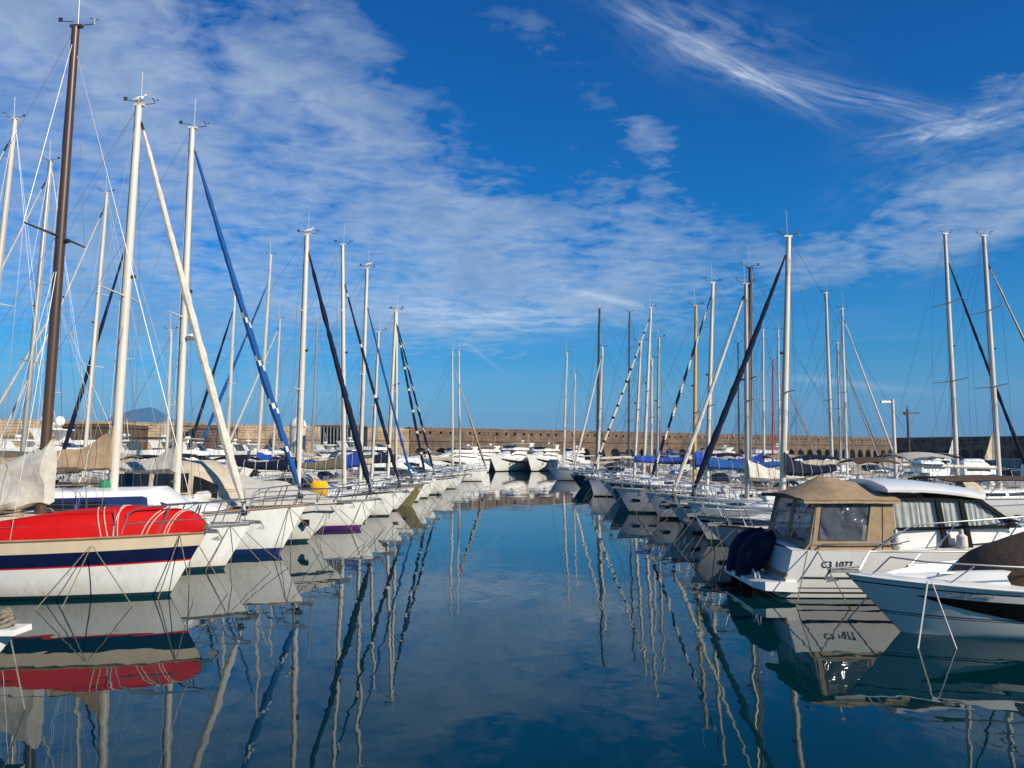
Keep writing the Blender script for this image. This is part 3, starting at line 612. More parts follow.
def sailboat(D, bow_px, mast_px, label, group, heading=0, L=None, B=None, bands=WHITEB, mastm=alu, mr=.1, near=True, rz=0.0, cabin=gel, rail=None, winm=glass, hood=None, fb=(1.0, .95, 1.18), seed=0, boomz=1.0, fend=(), cabh=.36, cabstripe=None, lines=1, bowx=None, name='sailing_yacht', anch=True, deckmat=None, cabx=.27, bimi=None, **rk):
    rnd = random.Random(seed + int(D * 10))
    if rz == 0.0: rz = R(rnd.uniform(-4, 4)); k_ = rnd.uniform(.9, 1.12); fb = tuple(v * k_ for v in fb); rk.setdefault('rake', rnd.uniform(.55, 1.3)); rk['flare_'] = rnd.uniform(.4, .75)
    if D > 21: mr *= .82; rk['gr'] = rk.get('gr', .085) * .76
    else: mr *= .92; rk['gr'] = rk.get('gr', .085) * .82
    sgn = 1 if heading == 0 else -1
    bx = WX(bow_px, D) if bowx is None else bowx
    tp = P(mast_px[0], mast_px[1], D); bp = P(mast_px[2], 470, D)
    if L is None: L = max(6.8, min(12.5, abs(bx - bp.x) / .39))
    B = B or L * .31 + .1
    cx = bx - sgn * L / 2
    root = empty(name, (cx, D, 0), (math.pi if heading else 0) + rz, label, 'sailboat', group)
    ca, sa = math.cos(-((math.pi if heading else 0) + rz)), math.sin(-((math.pi if heading else 0) + rz))
    def loc(p):
        x, y = p[0] - cx, p[1] - D; return Vector((x * ca - y * sa, x * sa + y * ca, p[2]))
    H = Hull(L, B, fb, rake=rk.pop('rake', .95), flare=rk.pop('flare_', .5))
    if deckmat is None: deckmat = [deckm, deckm, teakdk, greydk, deckm][int(rnd.random() * 5)]
    if bimi is None and rnd.random() < .38: bimi = [f_navy, f_beige, f_black, f_grey, f_tan, f_blue][int(rnd.random() * 6)]
    H.build(bands, root, near, rail=rail or alu2, deckmat=deckmat)
    mb = MB(); sec = trunk(mb, H, -L * .22, L * cabx, B * .33, cabh, .15, 1.1, wf=.5); mb.build('cabin_top', cabin, root, smooth=True)
    if cabstripe: side_panel(sec, -L * .2, L * (cabx - .08), .12, .84, root, 'cabin_stripe', cabstripe, off=.006)
    for a, b in ((-.17, -.06), (-.04, .07), (.09, .15)): side_panel(sec, L * a, L * b, .42, .74, root, 'cabin_window', winm, off=.014, n=3)
    # cockpit coaming, wheel, hatches, winches
    x0, x1 = -L * .44, -L * .22
    for sd_ in (1, -1): mb = MB(); mb.box(((x0 + x1) / 2, sd_ * B * .25, H.deck(x1) + .12), (x1 - x0, .22, .28), taper=.92); mb.build('cockpit_coaming', cabin, root)
    if near:
        for sd_ in (1, -1):
            wb = MB(); wb.tube([(x1 - .5, sd_ * B * .25, H.deck(x1) + .24), (x1 - .5, sd_ * B * .25, H.deck(x1) + .40)], [.075, .055], 10); wb.build('winch', steel, root, smooth=True)
        hb = MB(); hb.box((L * .32, 0, H.deck(L * .32) + .08), (.5, .5, .07), taper=.94); hb.build('hatch', glass, root)
        wh = MB(); c = Vector((x0 + .5, 0, H.deck(x0) + .5)); wh.tube([c + Vector((0, .38 * math.cos(t * math.pi / 8), .38 * math.sin(t * math.pi / 8))) for t in range(17)], .014, 5)
        for t in range(3): wh.tube([c - Vector((0, .38 * math.cos(t * math.pi / 3), .38 * math.sin(t * math.pi / 3))), c + Vector((0, .38 * math.cos(t * math.pi / 3), .38 * math.sin(t * math.pi / 3)))], .008, 4)
        wh.tube([(c.x, 0, c.z - .6), (c.x, 0, c.z)], .05, 8); wh.build('steering_wheel', steel, root)
        if anch: anchor(H, root)
        for sd_ in (1, -1):
            gb = MB(); zt_ = lambda x: H.deck(x) + cabh + .06
            gb.tube([(-L * .15, sd_ * B * .2, zt_(-L * .15) - .02), (-L * .14, sd_ * B * .2, zt_(-L * .14) + .07), (0, sd_ * B * .19, zt_(0) + .07), (L * .1, sd_ * B * .16, zt_(L * .1) + .07), (L * .11, sd_ * B * .16, zt_(L * .11) - .02)], .016, 5); gb.build('grab_rail', wood, root)
            vb = MB(); vb.tube([(-L * .12, sd_ * B * .12, H.deck(0) + cabh), (-L * .12, sd_ * B * .12, H.deck(0) + cabh + .2), (-L * .12 + .09, sd_ * B * .12, H.deck(0) + cabh + .26)], [.05, .05, .08], 8); vb.build('deck_vent', steel, root, smooth=True)
        lr = MB(); lr.tube([(L * .20, -.3, H.deck(L * .2) + cabh * .75 + .12), (L * .20, .3, H.deck(L * .2) + cabh * .75 + .12)], .15, 10)
        if rnd.random() < .5: lr.build('liferaft_canister', gel2, root, smooth=True)
        hb = MB(); hb.box((L * .03, 0, H.deck(0) + cabh + .10), (.45, .45, .05)); hb.build('skylight', glass, root)
    if near and D > 21 and rnd.random() < .7:
        uu = rnd.choice([(.87, .92), (.90, .945), (.85, .90)]); zf = rnd.uniform(.5, .62); hp = rnd.uniform(.12, .20)
        for sd_ in (1, -1):
            for du in ((0, .10) if uu[1] - uu[0] < .07 else (0,)):
                hp_ = MB(); g = []
                for q in range(4):
                    u = lerp(uu[0] - du, uu[1] - du, q / 3); z = H.sheer(u) * zf; e_ = hp * (.7 if q in (0, 3) else 1)
                    g.append([H.pt(u, z - e_ / 2, sd_, .01), H.pt(u, z + e_ / 2, sd_, .01), H.pt(u, z + e_ / 2, sd_, -.015), H.pt(u, z - e_ / 2, sd_, -.015)])
                hp_.loft(g); hp_.build('hull_port', glass, root)
    bow_rail(H, root, near=near); guard_rails(H, root, -L / 2 + 1.3, L / 2 - 1.6, near=near); stern_rail(H, root)
    if near: bow_lines(H, root, rnd, lines)
    if hood is None: hood = [f_navy, f_grey, f_black, f_beige, f_blue, f_brown, f_navy][int(rnd.random() * 7)]
    if hood: sprayhood(H, root, -L * .2, B * .31, .75, 1.1, hood)
    if near and not fend and D < 45: fend = [(f_, s_) for s_ in (1, -1) for f_ in (-.28 + .06 * rnd.random(), .02 + .08 * rnd.random(), .2)[:2 + (rnd.random() < .4)]]
    fm = fend_n if rnd.random() < .35 else fend_w
    for fx, sd_ in fend: fender(H, root, L * fx, sd_, fm, r=.10, ln=.5)
    if bimi: top_bimini(H, root, -L * .46, -L * .28, B * .33, 1.75, bimi)
    b = loc(bp); b.z = H.deck(b.x) + cabh * .8 + .02; b.y = 0
    t = loc(tp); t.y = 0
    gf = rk.pop('gfoot', None)
    rig(root, H, b, t, mastm, mr, near=near, seed=seed, boomz=boomz, **rk)
    return root, H, b, t

spiral_w = lambda i, j: ((i * 2 + j * 1) % 26) < 3 and i > 16
spiral_n = lambda i, j: ((i + j) % 8) < 3
SBL = 'sailing boats moored bow out along the left side'; SBR = 'sailing boats moored bow out along the right side'
SB2L = 'sailing boats berthed behind the left row'; SB2R = 'sailing boats berthed behind the right row'
MBL = 'motorboats moored along the left side'; MBR = 'motorboats moored along the right side'

# ------------------------------------------------------------------ water
def water_mat():
    m = bpy.data.materials.new('harbour_water'); m.use_nodes = True; t = m.node_tree; n = t.nodes; l = t.links
    p = n['Principled BSDF']; p.inputs['Base Color'].default_value = (.0, .020, .026, 1); p.inputs['Roughness'].default_value = .0; p.inputs['IOR'].default_value = 1.33; p.inputs['Specular Tint'].default_value = (.80, .96, 1, 1)
    co = n.new('ShaderNodeNewGeometry')
    def nse(scale, det, sx, sy, rot=0.0, dist=0.0):
        mp = n.new('ShaderNodeMapping'); l.new(co.outputs['Position'], mp.inputs[0]); mp.inputs[3].default_value = (sx, sy, 1); mp.inputs[2].default_value = (0, 0, rot)
        q = n.new('ShaderNodeTexNoise'); q.inputs['Scale'].default_value = scale; q.inputs['Detail'].default_value = det; q.inputs['Roughness'].default_value = .45; q.inputs['Distortion'].default_value = dist; l.new(mp.outputs[0], q.inputs['Vector']); return q.outputs[0]
    def mth(op, a, b):
        q = n.new('ShaderNodeMath'); q.operation = op
        for i, v in enumerate((a, b)):
            if isinstance(v, (int, float)): q.inputs[i].default_value = v
            else: l.new(v, q.inputs[i])
        return q.outputs[0]
    a = nse(1.5, 1.5, 1, .75, R(20), .4); b = nse(.42, 1, 1, .7, R(-15)); c = nse(5.0, 1, 1, 1)
    # breezes roughen patches and leave others like glass
    patch = nse(.035, 3, 1, 2.2); pr = n.new('ShaderNodeMapRange'); l.new(patch, pr.inputs[0]); pr.inputs[1].default_value = .38; pr.inputs[2].default_value = .62; pr.inputs[3].default_value = .55; pr.inputs[4].default_value = 1.35
    h = mth('ADD', mth('ADD', mth('MULTIPLY', a, WAVE_A), mth('MULTIPLY', b, WAVE_B)), mth('MULTIPLY', c, WAVE_C))
    h = mth('MULTIPLY', h, pr.outputs[0])
    bp = n.new('ShaderNodeBump'); bp.inputs['Strength'].default_value = 1; bp.inputs['Distance'].default_value = 1; l.new(h, bp.inputs['Height']); l.new(bp.outputs[0], p.inputs['Normal'])
    return m
HAZE = 1.0e-4
WAVE_A, WAVE_B, WAVE_C = .0042, .0095, .0004
mb = MB(); S = 12000; mb.add([(-S, -60, 0), (S, -60, 0), (S, S, 0), (-S, S, 0)], [(0, 1, 2, 3)])
tag(mb.build('water', water_mat()), 'still dark blue harbour water', kind='structure')
# far hills
hill_m = mat('hill_scrub', (.06, .075, .05), .95, nscale=.01, namp=.4)
mb = MB(); rings = []
for j in range(5):
    r = []
    for i in range(61):
        x = -5600 + i * 70; y = 7600 + j * 260; t = i / 60
        prof = 370 * math.exp(-((x + 4080) / 330) ** 2) + 190 * math.exp(-((x + 3500) / 420) ** 2) + 110 * math.exp(-((x + 4600) / 500) ** 2) + 60
        hgt = prof * math.sin(math.pi * min(1, j / 3.2) / 2) * (1 + .14 * nz(x * .004, j)) * min(1, t * 6, (1 - t) * 6) - 2
        r.append((x, y, hgt))
    rings.append(r)
mb.loft(rings, closed=False, cap=False); tag(mb.build('hills', hill_m, smooth=True), 'low hills across the bay', kind='structure')

# ------------------------------------------------------------------ sea wall
WD = Vector((.797, .605, 0)); W0 = Vector((3.4, 147, 0)); ZQ = 1.15; HT = 7.2
def wall_run(name, label, p0, ang, ln, m, arches, holes=True, ht=HT, thick=3.0):
    root = empty(name, p0, ang, label, 'sea wall')
    mb = MB(); BAY = 4.15; nb = int(ln / BAY); BAY = ln / nb; ZL = 4.9
    AW = 1.4; ZS = 2.35; RA = 1.4
    if arches:
        for b in range(nb):
            x0 = b * BAY; xc = x0 + BAY / 2; K = 10
            pts = [(xc - AW, ZQ)] + [(xc - AW * math.cos(math.pi * k / K), ZS + RA * math.sin(math.pi * k / K)) for k in range(K + 1)] + [(xc + AW, ZQ)]
            mb.add([(x0, 0, ZQ), (xc - AW, 0, ZQ), (xc - AW, 0, ZS), (x0, 0, ZS), (x0 + BAY, 0, ZQ), (xc + AW, 0, ZQ), (xc + AW, 0, ZS), (x0 + BAY, 0, ZS)], [(0, 1, 2, 3), (5, 4, 7, 6)])
            arc = pts[1:-1]
            for q in range(len(arc) - 1):
                a, c = arc[q], arc[q + 1]
                ta = lerp(x0, x0 + BAY, q / (len(arc) - 1)); tb = lerp(x0, x0 + BAY, (q + 1) / (len(arc) - 1))
                mb.add([(a[0], 0, a[1]), (c[0], 0, c[1]), (tb, 0, ZL), (ta, 0, ZL)], [(0, 1, 2, 3)])
            mb.add([(x0, 0, ZS), (arc[0][0], 0, ZS), (x0, 0, ZL)], [(0, 1, 2)]); mb.add([(x0 + BAY, 0, ZS), (x0 + BAY, 0, ZL), (arc[-1][0], 0, ZS)], [(0, 1, 2)])
            if b < 96:
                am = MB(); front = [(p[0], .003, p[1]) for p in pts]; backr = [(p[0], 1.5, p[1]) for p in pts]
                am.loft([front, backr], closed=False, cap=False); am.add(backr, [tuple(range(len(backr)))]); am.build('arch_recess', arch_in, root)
    else:
        mb.add([(0, 0, ZQ - 1.3), (ln, 0, ZQ - 1.3), (ln, 0, ZL), (0, 0, ZL)], [(0, 1, 2, 3)])
    mb.box((ln / 2, .01, ZL + .12), (ln, .42, .22))
    # upper courses with a line of beam holes
    z0 = ZL + .23
    if holes:
        hz = ht - 1.1; hs = .46; sp = 2.05; nh = int(ln / sp)
        mb.box((ln / 2, thick / 2 + .12, (z0 + hz) / 2), (ln, thick, hz - z0)); mb.box((ln / 2, thick / 2 + .12, (hz + hs + ht) / 2), (ln, thick, ht - hz - hs))
        for k in range(nh):
            xa = k * sp + hs / 2 + .3 * nz(k * 1.7); xb = (k + 1) * sp - hs / 2 + .3 * nz((k + 1) * 1.7)
            if k % 11 == 7: xb = (k + 1) * sp
            mb.box(((xa + xb) / 2, thick / 2 + .12, hz + hs / 2), (xb - xa, thick, hs))
    else:
        mb.box((ln / 2, thick / 2 + .12, (z0 + ht) / 2), (ln, thick, ht - z0))
    for k in range(int(ln / 3)):
        mb.box((k * 3 + 1.5, .35 + .12, ht + .05), (2.9 - .3 * abs(nz(k * 3.1)), .7, .10 + .06 * nz(k * .7)))
    mb.build('wall_face', m, root)
    bk = MB(); bk.box((ln / 2, thick + 1.2, ht / 2), (ln, .5, ht - .06)); bk.build('wall_core', m, root)
    return root
ang = math.atan2(WD.y, WD.x)
pA = W0 - WD * 26
wall_run('harbour_wall', 'long sunlit brown stone harbour wall with dark arches and a row of beam holes', pA, ang, 165.0, st_brown, True)
pC = W0 + WD * 139.2
wall_run('harbour_wall', 'shaded end of the stone harbour wall behind the lamp post on the right', pC, math.atan2(-.75, .66), 105, st_brown, True)
wall_run('stone_wall', 'pale plain stone wall at the far left behind the moored yachts', W0 - WD * 120, ang, 93.9, st_pale, False, holes=False, ht=7.0)
mb = MB()
for a, b, w_ in ((W0 - WD * 120, W0 + WD * 139, 9), (pC, pC + Vector((.66, -.75, 0)) * 105, 8)):
    dv = (b - a).normalized(); nn = Vector((dv.y, -dv.x, 0))
    q = [a - nn * 3, b - nn * 3 + dv * 3, b + nn * w_ + dv * (-3 if w_ == 9 else 0), a + nn * w_]
    mb.add([(p.x, p.y, ZQ + (.004 if w_ == 8 else 0)) for p in q] + [(p.x, p.y, -.5) for p in q], [(0, 3, 2, 1), (2, 3, 7, 6), (0, 1, 5, 4), (3, 0, 4, 7), (1, 2, 6, 5)])
tag(mb.build('quay', concrete), 'concrete quay below the wall', kind='structure')
# pontoon quays behind the two rows
for nm, xa, xb, ya, yb in (('left', -18.2, -16.6, 6, 76), ('right', 15.6, 17.4, 8, 90)):
    mb = MB(); mb.box(((xa + xb) / 2, (ya + yb) / 2, .3), (xb - xa, yb - ya, .9)); 
    for k in range(int((yb - ya) / 2.5)): mb.box((xa + .12, ya + k * 2.5 + 1, .80), (.16, .3, .14)); mb.box((xb - .12, ya + k * 2.5 + 1, .80), (.16, .3, .14))
    tag(mb.build('pontoon', concrete), 'concrete mooring pontoon', kind='structure')
# old fort buildings on the left
def block(name, label, cat, pxa, pxb, ytop, D, m, slit=True, dep=8):
    a = P(pxa, ytop, D); b = P(pxb, ytop, D); root = empty(name, ((a.x + b.x) / 2, D, 0), 0, label, cat); w_ = b.x - a.x
    mb = MB(); mb.box((0, dep / 2, a.z / 2), (w_, dep, a.z), taper=.985); mb.box((0, dep / 2, a.z - .35), (w_ + .2, dep + .2, .18)); mb.build('wall', m, root)
    if slit:
        for k in (-.28, .2):
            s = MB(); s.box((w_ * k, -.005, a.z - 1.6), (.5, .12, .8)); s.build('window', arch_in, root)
    return root
block('stone_fort', 'pale square stone fort block rising above the left wall', 'fort', 169, 192, 422, 98, st_pale)
block('stone_fort', 'lower brown stone fort block beside the pale square one', 'fort', 192.5, 216, 425, 97, st_brown)
block('harbour_building', 'long low dark-fronted building with a flat roof at far left', 'building', 61, 116, 423.5, 88, f_brown, slit=False)
# pergola building
a = P(313, 424, 108); root = empty('harbour_office', (P(338, 424, 108).x, 108, 0), 0, 'grey flat-roofed pavilion with a close row of thin columns', 'building')
hb = a.z; mb = MB(); mb.box((0, 2, hb - .12), (7.2, 5, .22)); mb.build('roof', alu2, root)
mb = MB(); mb.box((0, 4, hb / 2 - .15), (6.8, .3, hb - .3)); mb.build('wall', darkm, root)
for k in range(15):
    mb = MB(); mb.box((-3.3 + k * .47, -.2, hb / 2 - .15), (.12, .12, hb - .24)); mb.build('column', alu2, root)
# domed building
a = P(298, 427, 112); root = empty('domed_tower', (a.x, 112, 0), 0, 'small white domed tower with a lantern on top behind the masts', 'tower')
mb = MB(); mb.tube([(0, 0, 0), (0, 0, a.z)], 1.15, 20); mb.tube([(0, 0, a.z), (0, 0, a.z + .3)], 1.28, 20); mb.build('drum', gel2, root, smooth=True)
mb = MB(); mb.ball((0, 0, a.z + .3), (1.15, 1.15, 1.1), nu=20, nv=8, top=True); mb.build('dome', gel, root, smooth=True)
mb = MB(); mb.tube([(0, 0, a.z + 1.3), (0, 0, a.z + 2.0)], .25, 8); mb.tube([(0, 0, a.z + 2.0), (0, 0, a.z + 2.3), (0, 0, a.z + 2.8)], [.28, .1, .03], 8); mb.build('lantern', gel, root)
# lamp posts and signal post
def lamp(px_, pyt, D, label, left=True, base=.75):
    t = P(px_, pyt, D); root = empty('street_lamp', (t.x, D, base), 0, label, 'street lamp'); h = t.z - base
    mb = MB(); mb.tube([(0, 0, 0), (0, 0, h * .5), (0, 0, h)], [.085, .075, .06], 10); mb.tube([(0, 0, 0), (0, 0, .06)], .16, 10); mb.build('pole', alu, root, smooth=True)
    mb = MB(); s = -1 if left else 1; mb.tube([(0, 0, h - .12), (s * .2, 0, h - .1)], .03, 6); mb.box((s * .32, 0, h - .12), (.42, .2, .07), taper=.8); mb.build('lamp_head', alu2, root)
lamp(892.5, 399, 33, 'slim white street lamp with its head to the left on the right pontoon')
t = P(907, 405, 120); root = empty('signal_post', (t.x, 120, 0), 0, 'rusty harbour signal post with a crossarm behind the white street lamp', 'post')
mb = MB(); mb.tube([(0, 0, 0), (0, 0, t.z - 1), (0, 0, t.z)], [.22, .16, .04], 8); mb.build('pole', f_brown, root)
mb = MB(); mb.box((.6, 0, t.z - 1.25), (2.7, .16, .16)); mb.box((-.2, 0, t.z - 1.3), (.7, .3, .5)); mb.build('crossarm', f_brown, root)

# ------------------------------------------------------------------ motor boats
def outboard(parent, x, y, z, m=blackm, s=1.0):
    mb = MB(); rings = []
    for t, zz_, w_, l_ in ((0, .0, .6, .6), (.15, .12, 1, .95), (.5, .36, 1.05, 1.1), (.8, .52, .9, .95), (1, .60, .4, .5)):
        rings.append([(x + s * (l_ * .26 * math.cos(2 * math.pi * j / 12)) + .05 * s, y + s * w_ * .17 * math.sin(2 * math.pi * j / 12), z + s * zz_) for j in range(12)])
    mb.loft(rings); o = mb.build('outboard_motor', m, parent, smooth=True)
    l = MB(); l.box((x + .02 * s, y, z - .42 * s), (.2 * s, .13 * s, .9 * s), taper=1.3); l.box((x - .1 * s, y, z - .5 * s), (.5 * s, .24 * s, .03)); l.build('motor_leg', m, o)
def windscreen(parent, x0, x1, w0, w1, z0, h, m=glass, fr=alu2, side=1.0):
    mb = MB(); a = [(x0 - side, -w0, z0), (x0, -w0, z0), (x1, -w1 * .6, z0), (x1, w1 * .6, z0), (x0, w0, z0), (x0 - side, w0, z0)]
    b = [(x0 - side - .1, -w0 * .94, z0 + h * .8), (x0 - h * .8, -w0 * .9, z0 + h), (x1 - h, -w1 * .5, z0 + h), (x1 - h, w1 * .5, z0 + h), (x0 - h * .8, w0 * .9, z0 + h), (x0 - side - .1, w0 * .94, z0 + h * .8)]
    mb.loft([a, b], closed=False, cap=False); mb.loft([[(p[0] - .015, p[1] * .985, p[2]) for p in a], [(p[0] - .015, p[1] * .985, p[2]) for p in b]], closed=False, cap=False)
    o = mb.build('windscreen', m, parent)
    f = MB(); f.tube(b, .02, 5)
    for k in range(6): f.tube([a[k], b[k]], .018, 5)
    f.build('windscreen_frame', fr, o)
    return o
def canopy(parent, x0, x1, w, z0, h, m, window=True, wm=None):
    """tent-like cockpit canopy, rounded top"""
    mb = MB(); rings = []
    for i in range(9):
        t = i / 8; x = lerp(x0, x1, t); hh = h * (1 - .28 * max(0, 1 - t * 3.5) ** 2 - .5 * max(0, t - .7) / .3 * .8)
        rings.append([(x + .03 * nz(j, i, 3), w * math.cos(math.pi * j / 10) * (1 + .03 * nz(i, j)), z0 + hh * math.sin(math.pi * j / 10) ** .38 * (1 + .02 * nz(i * 1.3, j * 1.1))) for j in range(11)])
    mb.loft(rings, closed=False, cap=True); o = mb.build('canopy', m, parent, smooth=True)
    if window:
        for sd_ in (-1, 1):
            for a, b in ((.14, .42), (.48, .76)):
                q = MB(); g = []
                for t in (a, (a + b) / 2, b):
                    x = lerp(x0, x1, t); g.append([(x, sd_ * (w * 1.035 + .01), z0 + h * .28), (x, sd_ * (w * .98 + .02), z0 + h * .70), (x, sd_ * (w * .9), z0 + h * .66), (x, sd_ * (w * .95), z0 + h * .28)])
                q.loft(g); q.build('canopy_window', wm or glass, o)
    return o
def shaped_cover(parent, H, x0, x1, w, h, m, ridge=.2, name='boat_cover', n=14, seed=0, overhang=.03, peakt=.2, drop=.25):
    mb = MB(); rings = []
    for i in range(n + 1):
        t = i / n; x = lerp(x0, x1, t); u = H.u_of(x); ww = min(w, H.half(u) + overhang) if w else H.half(u) + overhang; ww = max(ww, .05)
        hh = h * (1 - abs((t - peakt) / (1 - peakt if t > peakt else peakt)) ** 1.5 * .9); zb = H.deck(x)
        ring = []
        for j in range(15):
            q = -1 + 2 * j / 14
            z = zb + hh * (1 - abs(q) ** 1.25) * (1 + .10 * nz(t * 6 + seed, q * 2)) + .05 * nz(t * 9 + seed, q * 4, 2) * (1 - q * q) + .02
            ring.append((x, q * ww * (1.0), z))
        ring = [(x, -ww - .02, zb - drop * (1 + .3 * nz(t * 8, seed)))] + ring + [(x, ww + .02, zb - drop * (1 + .3 * nz(t * 8, seed + 5)))]
        rings.append(ring)
    mb.loft(rings, closed=False, cap=True); return mb.build(name, m, parent, smooth=True)

def motorboat(bx, D, label, group, heading=0, L=7, B=2.5, bands=WHITEB, style='cuddy', rz=0.0, cov=None, covh=.6, near=True, fb=(.8, .85, 1.15), engine=None, hullwin=False, fend=(), domes=0, name='motorboat', stripe_m=None, seed=0, topm=gel, lines=1, flyh=2.0, bim=None, rail=True, anch=True):
    rnd = random.Random(seed + int(D * 7)); sgn = {0: 1, 180: -1}.get(heading, None)
    h = R(heading) + rz; cx = bx - math.cos(h) * L / 2; cy = D - math.sin(h) * L / 2
    root = empty(name, (cx, cy, 0), h, label, 'yacht' if style == 'yacht' else 'motorboat', group)
    H = Hull(L, B, fb, rake=L * .16, tr=.88, trake=.1, flare=.85, peak=.35, full=2.3, power=True); H.build(bands, root, near, rail=rubber if style != 'yacht' else None)
    if hullwin:
        for sd_ in (1, -1):
            mb = MB(); g = []
            for i in range(7):
                t = i / 6; u = lerp(.45, .86, t); sh = H.sheer(u); z1 = sh * lerp(.80, .84, t); z0 = z1 - .26 * math.sin(math.pi * (.12 + .8 * (1 - t))) * (L / 10)
                g.append([H.pt(u, z0, sd_, .01), H.pt(u, z1, sd_, .01), H.pt(u, z1, sd_, -.02), H.pt(u, z0, sd_, -.02)])
            mb.loft(g); mb.build('hull_window', glass, root)
    dz = H.deck
    if style == 'cuddy':
        mb = MB(); sec = trunk(mb, H, -L * .12, L * .34, B * .36, .42, .1, L * .28, wf=.45); mb.build('cabin', topm, root, smooth=True)
        side_panel(sec, -L * .08, L * .12, .4, .72, root, 'cabin_window', glass, n=4)
        windscreen(root, L * .02, L * .12, B * .34, B * .3, dz(0) + .40, .5)
    elif style == 'cruiser':
        mb = MB(); sec = trunk(mb, H, -L * .12, L * .36, B * .37, .45, .1, L * .3, wf=.45); mb.build('cabin', topm, root, smooth=True)
        mb = MB(); z1 = dz(0) + .4; s2 = trunk(mb, H, -L * .2, L * .18, B * .34, .95, .08, L * .14, wf=.8, z0=z1, crown=.08, topw=.84); mb.build('wheelhouse', topm, root, smooth=True)
        side_panel(s2, -L * .17, L * .07, .34, .82, root, 'wheelhouse_window', glass, n=4)
        q = MB(); q.add([(L * .165, -B * .2, z1 + .28), (L * .165, B * .2, z1 + .28), (L * .075, B * .2, z1 + .93), (L * .075, -B * .2, z1 + .93)], [(0, 1, 2, 3)]); q.add([(L * .172, -B * .22, z1 + .26), (L * .172, B * .22, z1 + .26), (L * .08, B * .22, z1 + .95), (L * .08, -B * .22, z1 + .95)], [(0, 1, 2, 3)]); q.build('windscreen', glass, root)
        side_panel(sec, L * .12, L * .26, .4, .7, root, 'cabin_window', glass, n=3)
    elif style == 'open':
        mb = MB()
        for sd_ in (1, -1): mb.box((-L * .12, sd_ * B * .36, dz(0) + .08), (L * .6, B * .1, .18), taper=.95)
        mb.box((-L * .05, 0, dz(0) + .25), (.7, .7, .7), taper=.85); mb.build('console', topm, root)
        windscreen(root, L * .0, L * .06, B * .16, B * .15, dz(0) + .55, .4, side=.3)
    elif style == 'yacht':
        z1 = dz(0); mb = MB(); sec = trunk(mb, H, -L * .30, L * .30, B * .40, flyh * .55, .2, L * .26, wf=.5, crown=.1, topw=.86, n=10); mb.build('deckhouse', topm, root, smooth=True)
        side_panel(sec, -L * .27, L * .17, .46, .85, root, 'saloon_window', glass, n=10, taper=.08)
        q = MB(); g = []
        for k in range(-4, 5):
            y = B * .3 * k / 4; a = abs(k) / 4
            g.append([(L * .215 - a * a * .5, y, z1 + flyh * .34), (L * .09 - a * a * .5, y, z1 + flyh * .56)])
        q.loft(g, closed=False, cap=False); q.loft([[(p[0] - .03, p[1], p[2]) for p in r] for r in g], closed=False, cap=False); q.build('windscreen', glass, root)
        z2 = z1 + flyh * .57; mb = MB(); rr = []
        for x, w_, hh in ((-L * .32, .36, .18), (-L * .3, .40, .30), (-L * .02, .40, .38), (L * .07, .34, .42), (L * .10, .22, .3)):
            rr.append([(x, -B * w_, z2), (x - .1, -B * w_ * 1.02, z2 + hh), (x - .1, B * w_ * 1.02, z2 + hh), (x, B * w_, z2)])
        mb.loft(rr, closed=True); mb.build('flybridge', topm, root)
        q = MB(); q.loft([[(L * .09, -B * .22, z2 + .38), (L * .05, -B * .24, z2 + .68)], [(L * .1, 0, z2 + .38), (L * .06, 0, z2 + .7)], [(L * .09, B * .22, z2 + .38), (L * .05, B * .24, z2 + .68)]], closed=False, cap=False); q.build('fly_windscreen', glass, root)
        mb = MB()
        for sd_ in (1, -1): mb.loft([[(x, sd_ * B * .38, z) for x, z in ((-L * .26, z2 + .2), (-L * .18, z2 + .2), (-L * .22, z2 + flyh * .42), (-L * .30, z2 + flyh * .42))], [(x, sd_ * B * .34, z) for x, z in ((-L * .26, z2 + .2), (-L * .18, z2 + .2), (-L * .22, z2 + flyh * .42), (-L * .30, z2 + flyh * .42))]])
        mb.box((-L * .24, 0, z2 + flyh * .44), (L * .14, B * .76, .10)); mb.build('radar_arch', topm, root)
        if bim: 
            mb = MB(); mb.box((-L * .08, 0, z2 + flyh * .52), (L * .26, B * .7, .06), taper=.9); mb.build('bimini', bim, root)
            mb = MB()
            for sx in (-.18, .02):
                for sd_ in (1, -1): mb.tube([(L * sx, sd_ * B * .36, z2), (L * sx, sd_ * B * .33, z2 + flyh * .52)], .02, 5)
            mb.build('bimini_frame', steel, root)
        r_ = MB(); r_.ball((-L * .24, 0, z2 + flyh * .60), (.3, .3, .13)); r_.tube([(-L * .24, 0, z2 + flyh * .44), (-L * .24, 0, z2 + flyh * .56)], .06, 6); r_.build('radar', gel, root, smooth=True)
        for k in range(domes):
            d_ = MB(); yy = (k * 2 - domes + 1) * B * .24; d_.ball((-L * .24, yy, z2 + flyh * .44 + .75), (.42, .42, .46), nu=14, nv=8); d_.tube([(-L * .24, yy, z2 + flyh * .44), (-L * .24, yy, z2 + flyh * .5)], .25, 10); d_.build('satellite_dome', gel, root, smooth=True)
        a_ = MB(); a_.tube([(-L * .25, B * .2, z2 + flyh * .44), (-L * .27, B * .2, z2 + flyh * .44 + 1.6)], .02, 4); a_.build('antenna', alu, root)
        for u in (.6, .72):
            for sd_ in (1, -1):
                pw = MB(); p = H.pt(u, H.sheer(u) * .55, sd_, .012); pw.box(p, (.42, .04, .2)); pw.build('porthole', glass, root)
    if cov: shaped_cover(root, H, -L * .46, L * (.18 if style != 'full' else .47), None, covh, cov, seed=seed)
